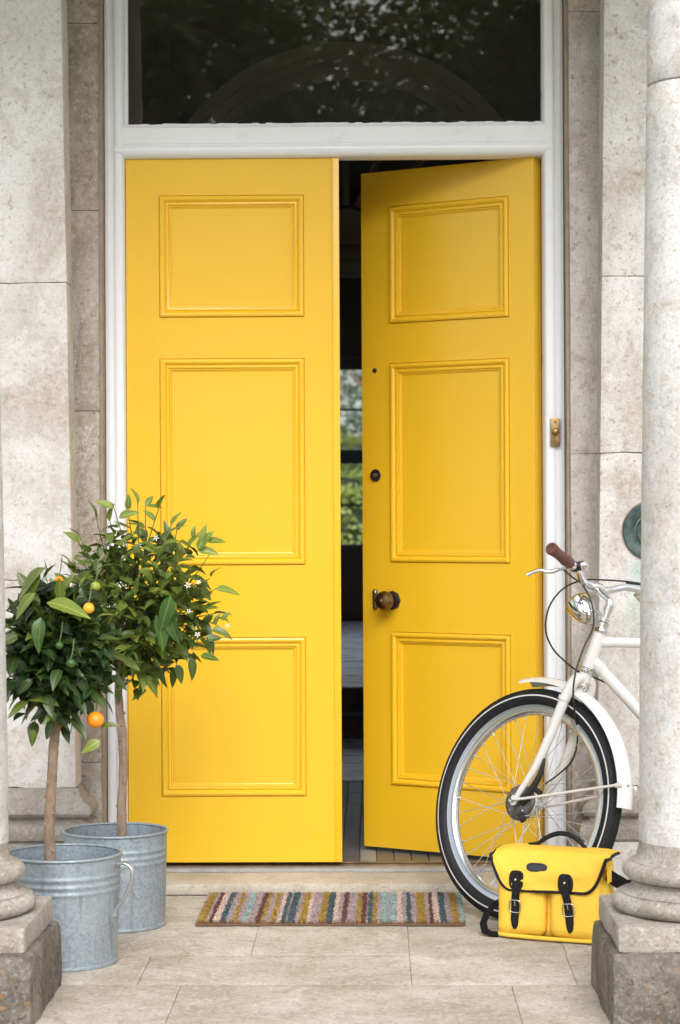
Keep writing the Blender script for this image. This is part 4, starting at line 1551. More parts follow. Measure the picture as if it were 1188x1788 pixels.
yF, yB = cF.y, cB.y
trF = [P(90, 1560, yF), P(88, 1500, yF), P(86, 1455, yF), P(88, 1400, yF), P(92, 1340, yF), P(95, 1290, yF), P(100, 1240, yF), P(103, 1190, yF)]
trB = [P(213, 1530, yB), P(213, 1462, yB), P(213, 1400, yB), P(216, 1340, yB), P(214, 1290, yB), P(209, 1240, yB), P(207, 1205, yB), P(211, 1165, yB)]
pf = lambda u, v, dy=0.0: P(u, v, yF + dy)
pb = lambda u, v, dy=0.0: P(u, v, yB + dy)
ccF = pf(98, 1138)
ccB = pb(240, 1058)
V = Vector
spF = [(pf(72, 1078, -.165), (-.1, -.35, -1), .092, 'leaf_big', (-.15, -1, .35)), (pf(82, 1052, -.16), (1, -.2, -.12), .118, 'leaf_new', (0, -.6, 1)), (pf(62, 1035, -.13), (-1, -.2, -.9), .085, 'leaf_new', (-.3, -.7, .8)), (pf(80, 990, -.1), (-1, -.1, -.75), .115, 'leaf_mid', (-.3, -.5, 1)), (pf(70, 1000, -.1), (-.7, -.3, -1), .085, 'leaf_mid', (-.3, -.8, .6)), (pf(103, 1233, -.10), (-1, -.3, .45), .08, 'leaf_mid', (0, -.8, 1)), (pf(97, 1245, -.1), (-.25, -.4, -.2), .05, 'leaf_mid', (0, -1, .4)), (pf(60, 1275, -.1), (-.2, -.1, -1), .045, 'leaf_mid', (0, -1, .2)), (pf(175, 1293, -.02), (-1, -.3, -.55), .058, 'leaf_new', (.2, -1, .5)), (pf(176, 1270, -.02), (1, -.2, .3), .05, 'leaf_mid', (-.2, -.7, 1)), (pf(50, 1225, -.08), (-1, -.2, -.5), .07, 'leaf_new', (0, -.6, 1)), (pf(55, 1225, -.08), (1, -.3, .8), .085, 'leaf_new', (-.4, -.8, .5))]
frF = [(pf(167, 1257, -.03), .0233, 'orange'), (pf(108, 1266, .06), .0175, 'orange'), (pf(155, 1062, -.14), .0150, 'orange_y'), (pf(103, 1014, -.05), .0125, 'orange'), (pf(167, 1024, -.02), .0135, 'lime'), (pf(104, 1127, -.17), .0105, 'green_fruit'), (pf(124, 1158, -.17), .0125, 'green_fruit')]
citrus('dark leaved orange tree with ripe fruit in the front bucket', cF, trF, .0150, ccF, (.158, .155, .205), 4, ['leaf_dark', 'leaf_dark', 'leaf_mid'], 760, 62, 5, .070, .05, .05, frF, [], spF)
nb = V((0.1, -1, .35))
blB = [(pb(u, v, -.14), V((random.uniform(-.5, .5), -1, random.uniform(-.2, .6)))) for u, v in ((328, 1022), (347, 1016), (330, 1067), (397, 1092), (345, 1108), (243, 953), (273, 939), (308, 970))]
spB = [(pb(298, 1040, -.20), (-.25, -.15, -1), .104, 'leaf_big', (.25, -1, .2)), (pb(292, 1060, -.19), (.25, -.1, -1), .110, 'leaf_big', (-.3, -1, .2)), (pb(272, 1075, -.185), (.35, -.1, -1), .104, 'leaf_big', (.55, -.8, .2)), (pb(232, 905, -.05), (-1, -.2, -.1), 0.001, 'leaf_mid', (0, -1, .5)), (pb(208, 905, -.05), (1, -.3, .45), .062, 'leaf_new', (-.2, -.9, .6)), (pb(258, 885, -.05), (1, -.2, .22), .042, 'leaf_mid', (0, -.7, 1)), (pb(345, 960, -.1), (.5, -.2, .8), .07, 'leaf_new', (-.5, -.8, .3)), (pb(345, 962, -.1), (1, -.1, -.02), .062, 'leaf_new', (0, -.9, .6)), (pb(352, 948, -.1), (.1, -.1, 1), .055, 'leaf_new', (-.6, -.8, 0)), (pb(362, 945, -.1), (1, -.2, .15), .052, 'leaf_mid', (0, -.8, .8)), (pb(332, 1148, -.1), (.3, -.1, -1), .066, 'leaf_dark', (.6, -.8, .1)), (pb(308, 1160, -.1), (.45, -.1, -1), .058, 'leaf_dark', (.6, -.8, .2)), (pb(283, 1165, -.1), (.1, -.1, -1), .062, 'leaf_dark', (-.6, -.8, .2)), (pb(252, 1180, -.08), (.8, -.1, -.8), .072, 'leaf_mid', (.4, -.7, .7)), (pb(376, 1092, -.1), (.25, -.1, 1), .038, 'leaf_mid', (-.5, -.8, 0)), (pb(388, 1083, -.1), (.35, -.1, .5), .034, 'leaf_mid', (-.4, -.9, .2)), (pb(368, 1100, -.1), (1, -.1, -.22), .068, 'leaf_mid', (0, -.7, 1)), (pb(350, 1145, -.1), (1, -.1, -.06), .055, 'leaf_mid', (0, -.8, .8))]
dB = [(.75, -.2, .72, 1.12), (-.1, -.2, 1, 1.0), (.12, -.1, 1, 1.04), (.95, -.3, -.12, 1.12), (.9, -.3, .1, 1.08), (-.68, -.2, .62, 1.02), (.85, -.25, -.42, 1.02), (.55, -.2, .85, 1.0), (-.35, -.2, .95, .98), (.98, 0, .45, 1.0), (-.45, -.3, .85, 1.12), (-.8, -.2, .45, 1.08), (-.25, -.3, .98, 1.15), (.3, -.3, .95, 1.15), (.05, -.4, 1, 1.10), (-.6, -.5, .6, 1.1), (.45, -.4, .8, 1.14)]
citrus('lighter orange tree with white blossom in the rear bucket', cB, trB, .0142, ccB, (.232, .20, .262), 9, ['leaf_mid', 'leaf_mid', 'leaf_new'], 820, 60, 5, .064, .04, .40, [(pb(305, 1110, -.15), .007, 'green_fruit')], blB, spB, dB)

# ------------------------------------------------------------------ striped doormat
cols = {'m': (0.37, 0.29, 0.285), 'y': (0.34, 0.225, 0.055), 'r': (0.145, 0.065, 0.06), 'p': (0.58, 0.44, 0.37), 't': (0.075, 0.112, 0.12), 'a': (0.26, 0.39, 0.37), 'v': (0.20, 0.16, 0.16)}
STR = [(95, 'm'), (100, 'y'), (132, 'm'), (143, 'r'), (160, 'p'), (185, 't'), (207, 'm'), (232, 'y'), (250, 'm'), (272, 'a'), (290, 'm'), (322, 'r'), (342, 'y'), (357, 'm'), (378, 'y'), (398, 'm'), (405, 'p'), (420, 't'), (437, 'm'), (444, 't'), (472, 'm'), (490, 'y'), (517, 'p'), (530, 'm'), (565, 'y'), (592, 't'), (618, 'p'), (635, 'm'), (652, 'r'), (672, 'm'), (708, 'y'), (727, 'r'), (746, 'm'), (751, 't'), (769, 'y'), (787, 'm'), (805, 'a'), (825, 'm'), (840, 'a'), (860, 'm'), (866, 'p'), (885, 'm'), (903, 't'), (922, 'm'), (943, 'y'), (978, 'm'), (992, 'r'), (1007, 'p'), (1030, 't'), (1055, 'm'), (1078, 'y'), (1105, 'm'), (1112, 'a')]


def stripe(t_):
    x = 95 + t_ * (1125 - 95)
    c = 'm'
    for s, k_ in STR:
        if x >= s:
            c = k_
    return cols[c]


zmat = 0.019
mA, mB, mC, mD = G(343, 1617), G(815, 1619), G(800, 1557, zmat), G(369, 1557, zmat)
yf_, yk_ = (mA.y + mB.y) / 2, (mC.y + mD.y) / 2
x0_, x1_ = mA.x, mB.x
dm = thing('doormat', 'striped coir doormat lying in front of the doorstep', 'doormat', ((x0_ + x1_) / 2, (yf_ + yk_) / 2, 0.001), None, R(-0.5))
mwid, mdep = x1_ - x0_, yk_ - yf_
bm = NB()
box(bm, -mwid / 2, mwid / 2, -mdep / 2, mdep / 2, 0.0, 0.007, .002)
lpart('backing', bm, M['coir_base'], dm)
rnd = random.Random(2)
v_, f_, cc_ = [], [], []
nxm, nym = 300, 130
for i in range(nxm):
    for j in range(nym):
        fx = (i + rnd.random()) / nxm
        fy = (j + rnd.random()) / nym
        px_, py_ = (fx - .5) * (mwid - .004), (fy - .5) * (mdep - .004)
        wob = .0022 * noise.noise(Vector((fx * 30, fy * 5, 0))) + rnd.gauss(0, .0011)
        cl = stripe(min(max(fx + wob, 0), 1))
        k_ = rnd.uniform(.72, 1.28)
        cl = tuple(min(.9, q * k_) for q in cl)
        edge = j < 2 or i < 2 or i > nxm - 3
        hz_ = zmat - .002 + rnd.uniform(-.003, .002)
        lean = V((rnd.gauss(0, .0016), rnd.gauss(0, .003), 0))
        if j < 2:
            lean.y -= .003
        a_ = rnd.uniform(0, 3.14)
        sd = V((math.cos(a_), math.sin(a_), 0)) * .0017
        p = V((px_, py_, .005))
        q = p + lean + V((0, 0, hz_ - .005))
        b0 = len(v_)
        v_ += [p - sd, p + sd, q + sd, q - sd]
        f_.append((b0, b0 + 1, b0 + 2, b0 + 3))
        base = (0.22, 0.115, 0.055) if edge else cl
        cc_ += [base, base, cl, cl]
me = bpy.data.meshes.new('pile')
me.from_pydata([tuple(q) for q in v_], [], f_)
at = me.color_attributes.new('dye', 'FLOAT_COLOR', 'POINT')
flat = []
for c in cc_:
    flat += [*c, 1.0]
at.data.foreach_set('color', flat)
me.materials.append(M['coir'])
tag(link('pile', me, dm), kind='stuff')

# ------------------------------------------------------------------ bicycle
# steering axis k leans back in the frame plane; the bars and wheel are turned away from the viewer
TILT, STEER = R(20), R(-46)
k0 = V((math.sin(TILT), 0, math.cos(TILT)))
rotS = Matrix.Rotation(STEER, 3, k0)
ax_ = (rotS @ V((0, -1, 0))).normalized()        # wheel axle, towards the viewer
fx_ = (rotS @ V((-math.cos(TILT), 0, math.sin(TILT)))).normalized()   # forwards, square to k
TYRE_R, RIM_R = 0.342, 0.290
hz_c = (TYRE_R) * math.sqrt(1 - ax_.z ** 2) + 0.004
HUB = P(919, 1405, 0)
tt = (hz_c - CAM.z) / ray(919, 1404).z
HUB = CAM + ray(919, 1404) * tt
bk = thing('bicycle', 'cream city bicycle with brown grips parked behind the right column', 'bicycle', (HUB.x, HUB.y, 0))


def S(f, a, k_):
    """point in the steered assembly: forwards, along the axle, up the steering axis"""
    return HUB + fx_ * f + ax_ * a + k0 * k_


RAKE = 0.045


def wheel(c, ax, fx, name='front_wheel', drum=True, seed=0):
    """tyre, rim, hub and spokes about c"""
    up_ = ax.cross(fx)
    if up_.z < 0:
        up_ = -up_
    e = (ax, fx, up_)

    def W_(r, an, a):
        return c + (fx * math.cos(an) + up_ * math.sin(an)) * r + ax * a
    bm = NB()
    rt = 0.0255
    rc = TYRE_R - rt
    prof = []
    for i in range(20):
        an = 2 * math.pi * i / 20
        cx_, cy_ = math.cos(an), math.sin(an)
        rr_ = rc + rt * cx_ * (1.0 if cx_ > 0 else 1.05)
        prof.append((rr_, rt * cy_ * (0.97 if cx_ > 0.5 else 1)))
    lathe(bm, prof, c, ax, 120, True, e)
    for q in bm.verts:      # shallow tread
        d = q.co - c
        r_ = (d - ax * d.dot(ax)).length
        if r_ > TYRE_R - 0.006:
            pass
    wh = part(name, bm, M['rubber'], bk, 50)
    bm = NB()
    for s_ in (1, -1):
        pr = []
        for an in (2.02, 2.16):
            an_ = an
            pr.append((rc + (rt + .0006) * math.cos(an_), s_ * (rt + .0006) * math.sin(an_)))
        an_ = 1.42
        pr = [(rc + (rt + .0007) * math.cos(an_ + d_), s_ * (rt + .0007) * math.sin(an_ + d_)) for d_ in (-.08, 0, .08)]
        lathe(bm, pr, c, ax, 120, False, e)
    part('reflex_stripe', bm, M['reflex'], wh, 60)
    bm = NB()     # grooves of the tread as raised ribs
    for a_ in (-.012, -.004, .004, .012):
        rr_ = rc + math.sqrt(rt ** 2 - a_ ** 2)
        lathe(bm, [(rr_ - .001, a_ - .0028), (rr_ + .0016, a_ - .0022), (rr_ + .0016, a_ + .0022), (rr_ - .001, a_ + .0028)], c, ax, 120, False, e)
    part('tread', bm, M['rubber'], wh, 40)
    bm = NB()
    lathe(bm, [(RIM_R + .004, .013), (RIM_R + .004, .0155), (RIM_R - .014, .0155), (RIM_R - .019, .012), (RIM_R - .0245, .006), (RIM_R - .0255, 0), (RIM_R - .0245, -.006), (RIM_R - .019, -.012), (RIM_R - .014, -.0155), (RIM_R + .004, -.0155), (RIM_R + .004, -.013), (RIM_R - .004, 0)], c, ax, 120, True, e)
    part('rim', bm, M['alu'], wh, 40)
    # hub shell
    bm = NB()
    lathe(bm, [(0, -.040), (.012, -.040), (.022, -.034), (.030, -.033), (.030, -.029), (.019, -.024), (.018, .004), (.03, .008), (.05, .012), (.05, .020), (0, .020)], c, ax, 36, False, e)
    part('hub', bm, M['alu'], wh, 40)
    if drum:
        bm = NB()
        lathe(bm, [(.0505, .0205), (.053, .022), (.053, .030), (.049, .036), (.030, .041), (.018, .043), (.014, .050), (0, .050)], c, ax, 40, False, e)
        part('drum_brake', bm, M['drum'], wh, 40)
        bm = NB()
        for i in range(4):
            an = .5 + 1.57 * i
            tube(bm, [W_(.034, an, .038), W_(.034, an, .0425)], .003, 8)
        lathe(bm, [(0, .0501), (.0105, .0501), (.0105, .056), (.0065, .058), (.0065, .074), (0, .075)], c, ax, 12, False, e)
        part('axle_nut', bm, M['chrome'], wh, 40)
        bm = NB()
        lathe(bm, [(0, -.0401), (.0105, -.0401), (.0105, -.056), (.0065, -.058), (.0065, -.072), (0, -.073)], c, ax, 12, False, e)
        part('axle_nut', bm, M['chrome'], wh, 40)
    # spokes, laced three cross
    spk = NB()
    tube(spk, [V((0, 0, 0)), V((0, 0, .5)), V((0, 0, 1))], [.0011, .0010, .0011], 5)
    sme = done(spk, 'spoke', M['alu'], 60)
    for i in range(36):
        side = 1 if i % 2 == 0 else -1
        j = i // 2
        an_r = 2 * math.pi * (i + .5) / 36
        cross = 1 if j % 2 == 0 else -1
        an_h = an_r + cross * 1.02
        rh, ah = (.048, .016) if side > 0 else (.0275, -.031)
        if not drum and side > 0:
            rh, ah = .0275, .012
        p0, p1 = W_(rh, an_h, ah), W_(RIM_R - .025, an_r, side * .003)
        o = link('spoke', sme, wh)
        d = p1 - p0
        a_, e1, e2 = frame_of(d)
        mm = Matrix((e1, e2, a_)).transposed().to_4x4()
        o.matrix_local = Matrix.Translation(p0 - bk.location) @ mm @ Matrix.Diagonal((1, 1, d.length, 1))
    bm = NB()
    for i in range(36):
        an_r = 2 * math.pi * (i + .5) / 36
        tube(bm, [W_(RIM_R - .0255, an_r, 0), W_(RIM_R - .037, an_r, (1 if i % 2 == 0 else -1) * .003)], .0019, 6)
    tag(part('spoke_nipples', bm, M['alu_dull'], wh), kind='stuff')
    bm = NB()
    tube(bm, [W_(RIM_R - .016, -1.25, 0), W_(RIM_R - .052, -1.25, 0)], .0034, 8)
    tube(bm, [W_(RIM_R - .052, -1.25, 0), W_(RIM_R - .062, -1.25, 0)], .0022, 8)
    part('valve', bm, M['alu_dull'], wh)
    return wh, W_


wh, WF = wheel(HUB, ax_, fx_)

# fork
for s_ in (1, -1):
    bm = NB()
    pts = [S(-RAKE - .002, s_ * .012, .405), S(-RAKE - .002, s_ * .034, .398), S(-RAKE, s_ * .046, .365), S(-RAKE + .001, s_ * .051, .30), S(-RAKE + .004, s_ * .054, .20), S(-RAKE + .013, s_ * .057, .11), S(-RAKE + .030, s_ * .059, .045), S(-.004, s_ * .060, .004)]
    tube(bm, pts, [.015, .0165, .0165, .0155, .0140, .0115, .0092, .0080], 14, 6)
    part('fork_blade', bm, M['cream'], bk, 60)
    bm = NB()
    ol = [(math.cos(t_) * .013, math.sin(t_) * .013) for t_ in [math.pi * (1 + i / 8) for i in range(9)]] + [(.010, .016), (-.008, .018)]
    prism(bm, ol, S(0, s_ * .0595 - .002, 0), fx_, k0, ax_, .004, .0008)
    part('dropout', bm, M['cream'], bk)
bm = NB()
tube(bm, [S(-RAKE, 0, .385), S(-RAKE, 0, .425)], .0185, 20)
tube(bm, [S(-RAKE, -.03, .402), S(-RAKE, .03, .402)], .016, 14)
part('fork_crown', bm, M['cream'], bk, 50)
bm = NB()
lathe(bm, [(.018, .424), (.0225, .426), (.0235, .432), (.0225, .438), (.020, .440)], S(-RAKE, 0, 0), k0, 28)
part('headset_race', bm, M['chrome'], bk, 35)
bm = NB()
lathe(bm, [(.020, .548), (.0235, .550), (.0245, .556), (.022, .561), (.0165, .563), (.0165, .568), (.0195, .570), (.0195, .579), (.016, .581), (.0135, .583), (.0135, .588)], S(-RAKE, 0, 0), k0, 28)
part('headset_nut', bm, M['chrome'], bk, 35)
bm = NB()
tube(bm, [S(-RAKE, 0, .4405), S(-RAKE, 0, .5475)], .0195, 24)
part('head_tube', bm, M['cream'], bk, 50)

# stem: quill, elbow and clamp; the bar swept up and back
CLF, CLK = .028, .668
bm = NB()
tube(bm, [S(-RAKE, 0, .575), S(-RAKE, 0, .622), S(-RAKE + .008, 0, .642), S(-.004, 0, .655), S(CLF - .004, 0, CLK - .002)], [.0112, .0112, .0135, .0125, .0125], 16, 5)
lathe(bm, [(0, .612), (.0145, .612), (.0145, .634), (.010, .637), (.0, .637)], S(-RAKE, 0, 0), k0, 20)
tube(bm, [S(CLF, -.021, CLK), S(CLF, .021, CLK)], .0165, 18)
part('stem', bm, M['alu'], bk, 45)
half = [(CLF, 0, CLK), (CLF + .001, .030, CLK), (CLF + .002, .060, CLK + .004), (CLF - .002, .085, CLK + .016), (CLF - .010, .112, CLK + .030), (CLF - .022, .145, CLK + .036), (CLF - .032, .172, CLK + .038), (CLF - .040, .195, CLK + .041), (CLF - .056, .300, CLK + .060)]
bar = [S(f, -a, k_) for f, a, k_ in half[::-1]] + [S(f, a, k_) for f, a, k_ in half[1:]]
bm = NB()
tube(bm, bar, .0112, 14, 7)
part('handlebar', bm, M['alu'], bk, 50)


def along(s_, a0, a1=None):
    q = [S(f, s_ * a, k_) for f, a, k_ in half]
    return q


for s_ in (1, -1):
    q = along(s_, 0)
    d = (q[-1] - q[-2]).normalized()
    p0, p1 = q[-2] - d * .004, q[-1] + d * .012
    L_ = (p1 - p0).length
    bm = NB()
    lathe(bm, [(.0112, 0), (.0160, .001), (.0172, .006), (.0165, .012)] + [(.0165 + .0012 * math.sin(i * .8), .012 + (L_ - .02) * i / 10) for i in range(11)] + [(.0180, L_ - .006), (.0180, L_ - .001), (.0165, L_ + .001), (.0108, L_ + .0005), (.0100, L_ - .002), (0, L_ - .002)], p0, d, 26)
    gp = part('grip', bm, M['leather_br'], bk, 40)
    bm = NB()
    a_, e1, e2 = frame_of(d)
    for i in range(26):
        an = 2 * math.pi * i / 26
        tube(bm, [p1 + (e1 * math.cos(an) + e2 * math.sin(an)) * .0178 - d * .002, p1 + (e1 * math.cos(an + .14) + e2 * math.sin(an + .14)) * .0183 - d * .006], .0009, 4)
    tag(part('stitching', bm, M['leather_br'], gp), kind='stuff')
    # lever in front of the grip
    fdir = (fx_ - d * fx_.dot(d)).normalized()
    lo = (-k0 - d * (-k0).dot(d)).normalized()
    base = q[-3] + d * .004
    lev = (fx_ * .075 + ax_ * .050 - k0 * .052).normalized() if s_ == 1 else (d * .09 + fx_ * .012 - k0 * .03).normalized()
    lo = (lo * .5 + fdir * .5).normalized()
    bm = NB()
    tube(bm, [base - d * .008, base + d * .008], .0145, 14)
    piv_ = base + fdir * .018 + lo * .014 - k0 * .010
    tube(bm, [base + fdir * .010, piv_, piv_ + d * .012], [.008, .0085, .006], 10, 3)
    part('lever_mount', bm, M['alu'], bk, 50)
    bm = NB()
    tube(bm, [piv_, piv_ + lev * .020 - k0 * .006, piv_ + lev * .042 - k0 * .003, piv_ + lev * .066 + k0 * .006, piv_ + lev * .088 + k0 * .002, piv_ + lev * .100 - k0 * .003], [.0055, .0066, .0060, .0055, .0052, .0068], 10, 5)
    part('brake_lever', bm, M['alu'], bk, 50)
    if s_ == 1:
        near_piv = piv_.copy()
# bell beside the near grip
q = along(1, 0)
d = (q[6] - q[5]).normalized()
bp = q[5] + d * .006
inn = (-fx_ * .75 + k0 * .35 - d * .1)
inn = (inn - d * inn.dot(d)).normalized()
bm = NB()
tube(bm, [bp - d * .008, bp + d * .008], .0158, 14)
lathe(bm, [(0, .010), (.013, .010), (.015, .016), (.011, .021), (0, .021)], bp, inn, 16)
tube(bm, [bp + inn * .012 + d * .012, bp + inn * .018 + d * .020], .0055, 8)
bl_ = part('bell', bm, M['plastic'], bk, 40)
bm = NB()
lathe(bm, [(.0150, .0215), (.0165, .0225), (.0165, .028), (.0150, .034), (.0105, .0385), (.0045, .040), (.0045, .042), (0, .042)], bp, inn, 28)
part('bell_dome', bm, M['chrome'], bl_, 40)

# headlamp on a bracket in front of the head
lax = (fx_ * .83 + k0 * .50 + ax_ * .05).normalized()
lc = S(.070, 0, .606)
bm = NB()
lathe(bm, [(0, -.074), (.010, -.073), (.020, -.067), (.030, -.050), (.037, -.026), (.040, -.006), (.0405, .001)], lc, lax, 40)
lamp = part('headlamp', bm, M['chrome'], bk, 60)
bm = NB()
lathe(bm, [(.0405, .0008), (.0420, .001), (.0425, .004), (.0415, .007), (.038, .007)], lc, lax, 40)
part('lamp_rim', bm, M['gold'], lamp, 40)
bm = NB()
lathe(bm, [(.0381, .0065), (.030, .010), (.015, .012), (0, .0125)], lc, lax, 32)
part('lens', bm, M['lens'], lamp, 60)
bm = NB()
tube(bm, [S(-RAKE + .014, 0, .594), S(-.012, 0, .603), S(.012, 0, .600), lc - lax * .040 - k0 * .018], .0048, 8, 4)
tube(bm, [S(-RAKE + .002, 0, .586), S(-RAKE + .002, 0, .592)], .0185, 18)
part('lamp_bracket', bm, M['alu'], bk, 50)

# mudguard
bm = NB()
RG, GW = .378, .0345
a0, a1, ng = R(64), R(163), 60
rows = []
for i in range(ng + 1):
    an = a0 + (a1 - a0) * i / ng
    row = []
    for lay in (0, 1):
        for j in range(9):
            t_ = -1 + 2 * j / 8
            if lay:
                t_ = -t_
            rr_ = RG - .019 * abs(t_) ** 2.2 + (.0018 if abs(t_) < .2 else 0) - lay * .0013
            row.append(bm.verts.new(WF(rr_, an, GW * t_)))
    rows.append(row)
for A, B in zip(rows[:-1], rows[1:]):
    n_ = len(A)
    for j in range(n_):
        bm.faces.new((A[j], A[(j + 1) % n_], B[(j + 1) % n_], B[j]))
bm.faces.new(rows[0])
bm.faces.new(rows[-1])
mg = part('mudguard', bm, M['cream'], bk, 45)
for s_ in (1, -1):
    bm = NB()
    an = R(153)
    tube(bm, [S(0.004, s_ * .066, .004), WF(.05, an, s_ * .066), WF(.34, an, s_ * .040), WF(.358, an, s_ * .033), WF(.37, an, s_ * .031)], [.0042, .0042, .0042, .0042, .0042], 8, 5)
    tube(bm, [WF(.352, an, s_ * .0345), WF(.372, an, s_ * .0325)], .0072, 8)
    part('mudguard_stay', bm, M['cream'], bk, 50)
bm = NB()
tube(bm, [S(-RAKE - .02, 0, .396), WF(RG + .002, R(97), 0)], .006, 8)
part('guard_bracket', bm, M['alu'], mg, 50)
bm = NB()
tube(bm, [WF(RG - .001, R(101), .012), WF(RG + .014, R(101), .010)], .004, 8)
part('guard_bolt', bm, M['alu'], mg, 50)
bm = NB()
tube(bm, [WF(RG - .001, R(153), .012), WF(RG + .0035, R(153), .012)], .0036, 8)
part('guard_bolt', bm, M['alu'], mg, 50)
# brake arm on the drum and its cable
bm = NB()
pts = [S(-.020, .046, .000), S(-.040, .047, .050), S(-.052, .048, .105), S(-.050, .052, .150)]
tube(bm, pts, [.010, .0115, .0085, .004], 8, 4)
tube(bm, [S(-.075, .044, .052), S(-.045, .044, .058)], .0085, 8)
tube(bm, [S(-.028, .046, -.030), S(-.050, .046, -.040)], .0105, 8)
part('brake_arm', bm, M['plastic'], bk, 50)
bm = NB()
tube(bm, [S(-.020, .044, -.04), S(-.065, .043, -.015), S(-.070, .043, .03)], .003, 8, 4)
part('brake_rod', bm, M['alu'], bk, 50)


def SP(u, v, dy=0.0):
    """a point near the steering axis plane where the photograph shows it"""
    return P(u, v, HUB.y + dy)


bm = NB()
q = along(1, 0)
near = q[-3] + fx_ * .03
cab = [near_piv, P(1000, 1008, near.y + .03), P(1018, 1022, HUB.y - .02), P(1034, 1055, HUB.y - .035), P(1036, 1095, HUB.y - .045), P(1020, 1130, HUB.y - .06), P(1006, 1172, HUB.y - .09), P(1001, 1208, HUB.y - .10), P(1004, 1245, HUB.y - .09), P(1009, 1285, HUB.y - .06), P(1001, 1325, HUB.y - .045), P(978, 1350, HUB.y - .03), P(952, 1369, HUB.y - .03)]
tube(bm, cab, .0027, 8, 7)
part('brake_cable', bm, M['cable'], bk, 60)
far = along(-1, 0)
bm = NB()
cab2 = [P(1128, 1021, HUB.y + .17), P(1100, 1016, HUB.y + .14), P(1060, 1013, HUB.y + .06), P(1020, 1013, HUB.y - .02), P(985, 1027, HUB.y - .06), P(960, 1058, HUB.y - .07), P(953, 1098, HUB.y - .06), P(964, 1130, HUB.y - .03), P(985, 1153, HUB.y + .01), P(1010, 1172, HUB.y + .03), P(1040, 1184, HUB.y + .04), P(1062, 1194, HUB.y + .025), P(1085, 1205, HUB.y + .02), P(1120, 1240, HUB.y + .02)]
tube(bm, cab2, .0027, 8, 7)
tube(bm, [P(1094, 1016.5, HUB.y + .135), P(1128, 1021, HUB.y + .17)], .0045, 8)
part('brake_cable', bm, M['cable'], bk, 60)
bm = NB()
cl = S(-RAKE + .001, .0515, .335)
tube(bm, [cl - k0 * .006, cl + k0 * .006], .0185, 14)
part('cable_clip', bm, M['cream'], bk, 50)

# frame behind the column: tubes, bottom bracket, saddle, rear wheel
HT = S(-RAKE, 0, .520)
HB = S(-RAKE, 0, .468)
by = HT.y
bb_ = V((HUB.x + .62, by, .285))
sc_ = V((HUB.x + .82, by, HT.z - .02))
rh_ = V((HUB.x + 1.07, by, hz_c))
bm = NB()
tube(bm, [HT, sc_], .0150, 18)
lathe(bm, [(.0165, .0), (.0165, .040), (.0155, .042)], HT, (sc_ - HT), 20)
part('top_tube', bm, M['cream'], bk, 45)
bm = NB()
tube(bm, [HB, bb_], .0172, 18)
lathe(bm, [(.0187, .0), (.0187, .046), (.0177, .048)], HB, (bb_ - HB), 20)
part('down_tube', bm, M['cream'], bk, 45)
bm = NB()
tube(bm, [bb_, sc_ + (sc_ - bb_).normalized() * .03], .0150, 16)
part('seat_tube', bm, M['cream'], bk, 45)
for s_ in (1, -1):
    bm = NB()
    tube(bm, [bb_ + V((0, -s_ * .03, 0)), rh_ + V((-.1, -s_ * .058, 0)), rh_ + V((0, -s_ * .06, 0))], .009, 10)
    part('chain_stay', bm, M['cream'], bk, 45)
    bm = NB()
    tube(bm, [sc_ + V((0, -s_ * .016, 0)), rh_ + V((-.05, -s_ * .056, .1)), rh_ + V((0, -s_ * .06, 0))], .0075, 10)
    part('seat_stay', bm, M['cream'], bk, 45)
    bm = NB()
    cdir = V((.17 * s_, 0, -.03 * s_))
    tube(bm, [bb_ + V((0, -s_ * .055, 0)), bb_ + V((0, -s_ * .065, 0)) + cdir], [.011, .008], 10)
    part('crank', bm, M['alu'], bk, 45)
    bm = NB()
    pc = bb_ + V((0, -s_ * .115, 0)) + cdir
    box(bm, pc.x - .045, pc.x + .045, pc.y - .04, pc.y + .04, pc.z - .011, pc.z + .011, .004)
    part('pedal', bm, M['plastic'], bk)
bm = NB()
lathe(bm, [(.068, -.002), (.074, -.002), (.074, .002), (.068, .002)], bb_ + V((0, .05, 0)), (0, 1, 0), 40, True)
for i in range(5):
    an = i * 1.2566
    tube(bm, [bb_ + V((0, .05, 0)), bb_ + V((math.cos(an) * .07, .05, math.sin(an) * .07))], .005, 6)
part('chainring', bm, M['alu_dull'], bk, 45)
bm = NB()
st_ = sc_ + (sc_ - bb_).normalized() * .22
tube(bm, [sc_, st_], .0125, 14)
part('seat_post', bm, M['alu'], bk, 45)
bm = NB()
sad = [(.145, .0, .012), (.10, .022, .018), (.04, .034, .022), (-.03, .062, .026), (-.085, .088, .028), (-.115, .07, .024), (-.125, .0, .018)]
tp = []
for x_, w__, h_ in sad:
    tp.append([bm.verts.new(st_ + V((-x_, math.sin(a_) * w__, .02 + h_ + math.cos(a_) * .028))) for a_ in [(-1.9 + 3.8 * i / 10) for i in range(11)]])
for A, B in zip(tp[:-1], tp[1:]):
    for j in range(10):
        bm.faces.new((A[j], A[j + 1], B[j + 1], B[j]))
bm.normal_update()
bmesh.ops.solidify(bm, geom=list(bm.faces), thickness=.006)
part('saddle', bm, M['leather_br'], bk, 60)
wheel(rh_, V((0, -1, 0)), V((-1, 0, 0)), 'rear_wheel', False)
bm = NB()
tube(bm, [bb_ + V((.08, -.02, 0)), bb_ + V((.16, -.13, -.15)), V((bb_.x + .20, bb_.y - .19, .006))], .008, 8)
part('kickstand', bm, M['alu_dull'], bk, 50)

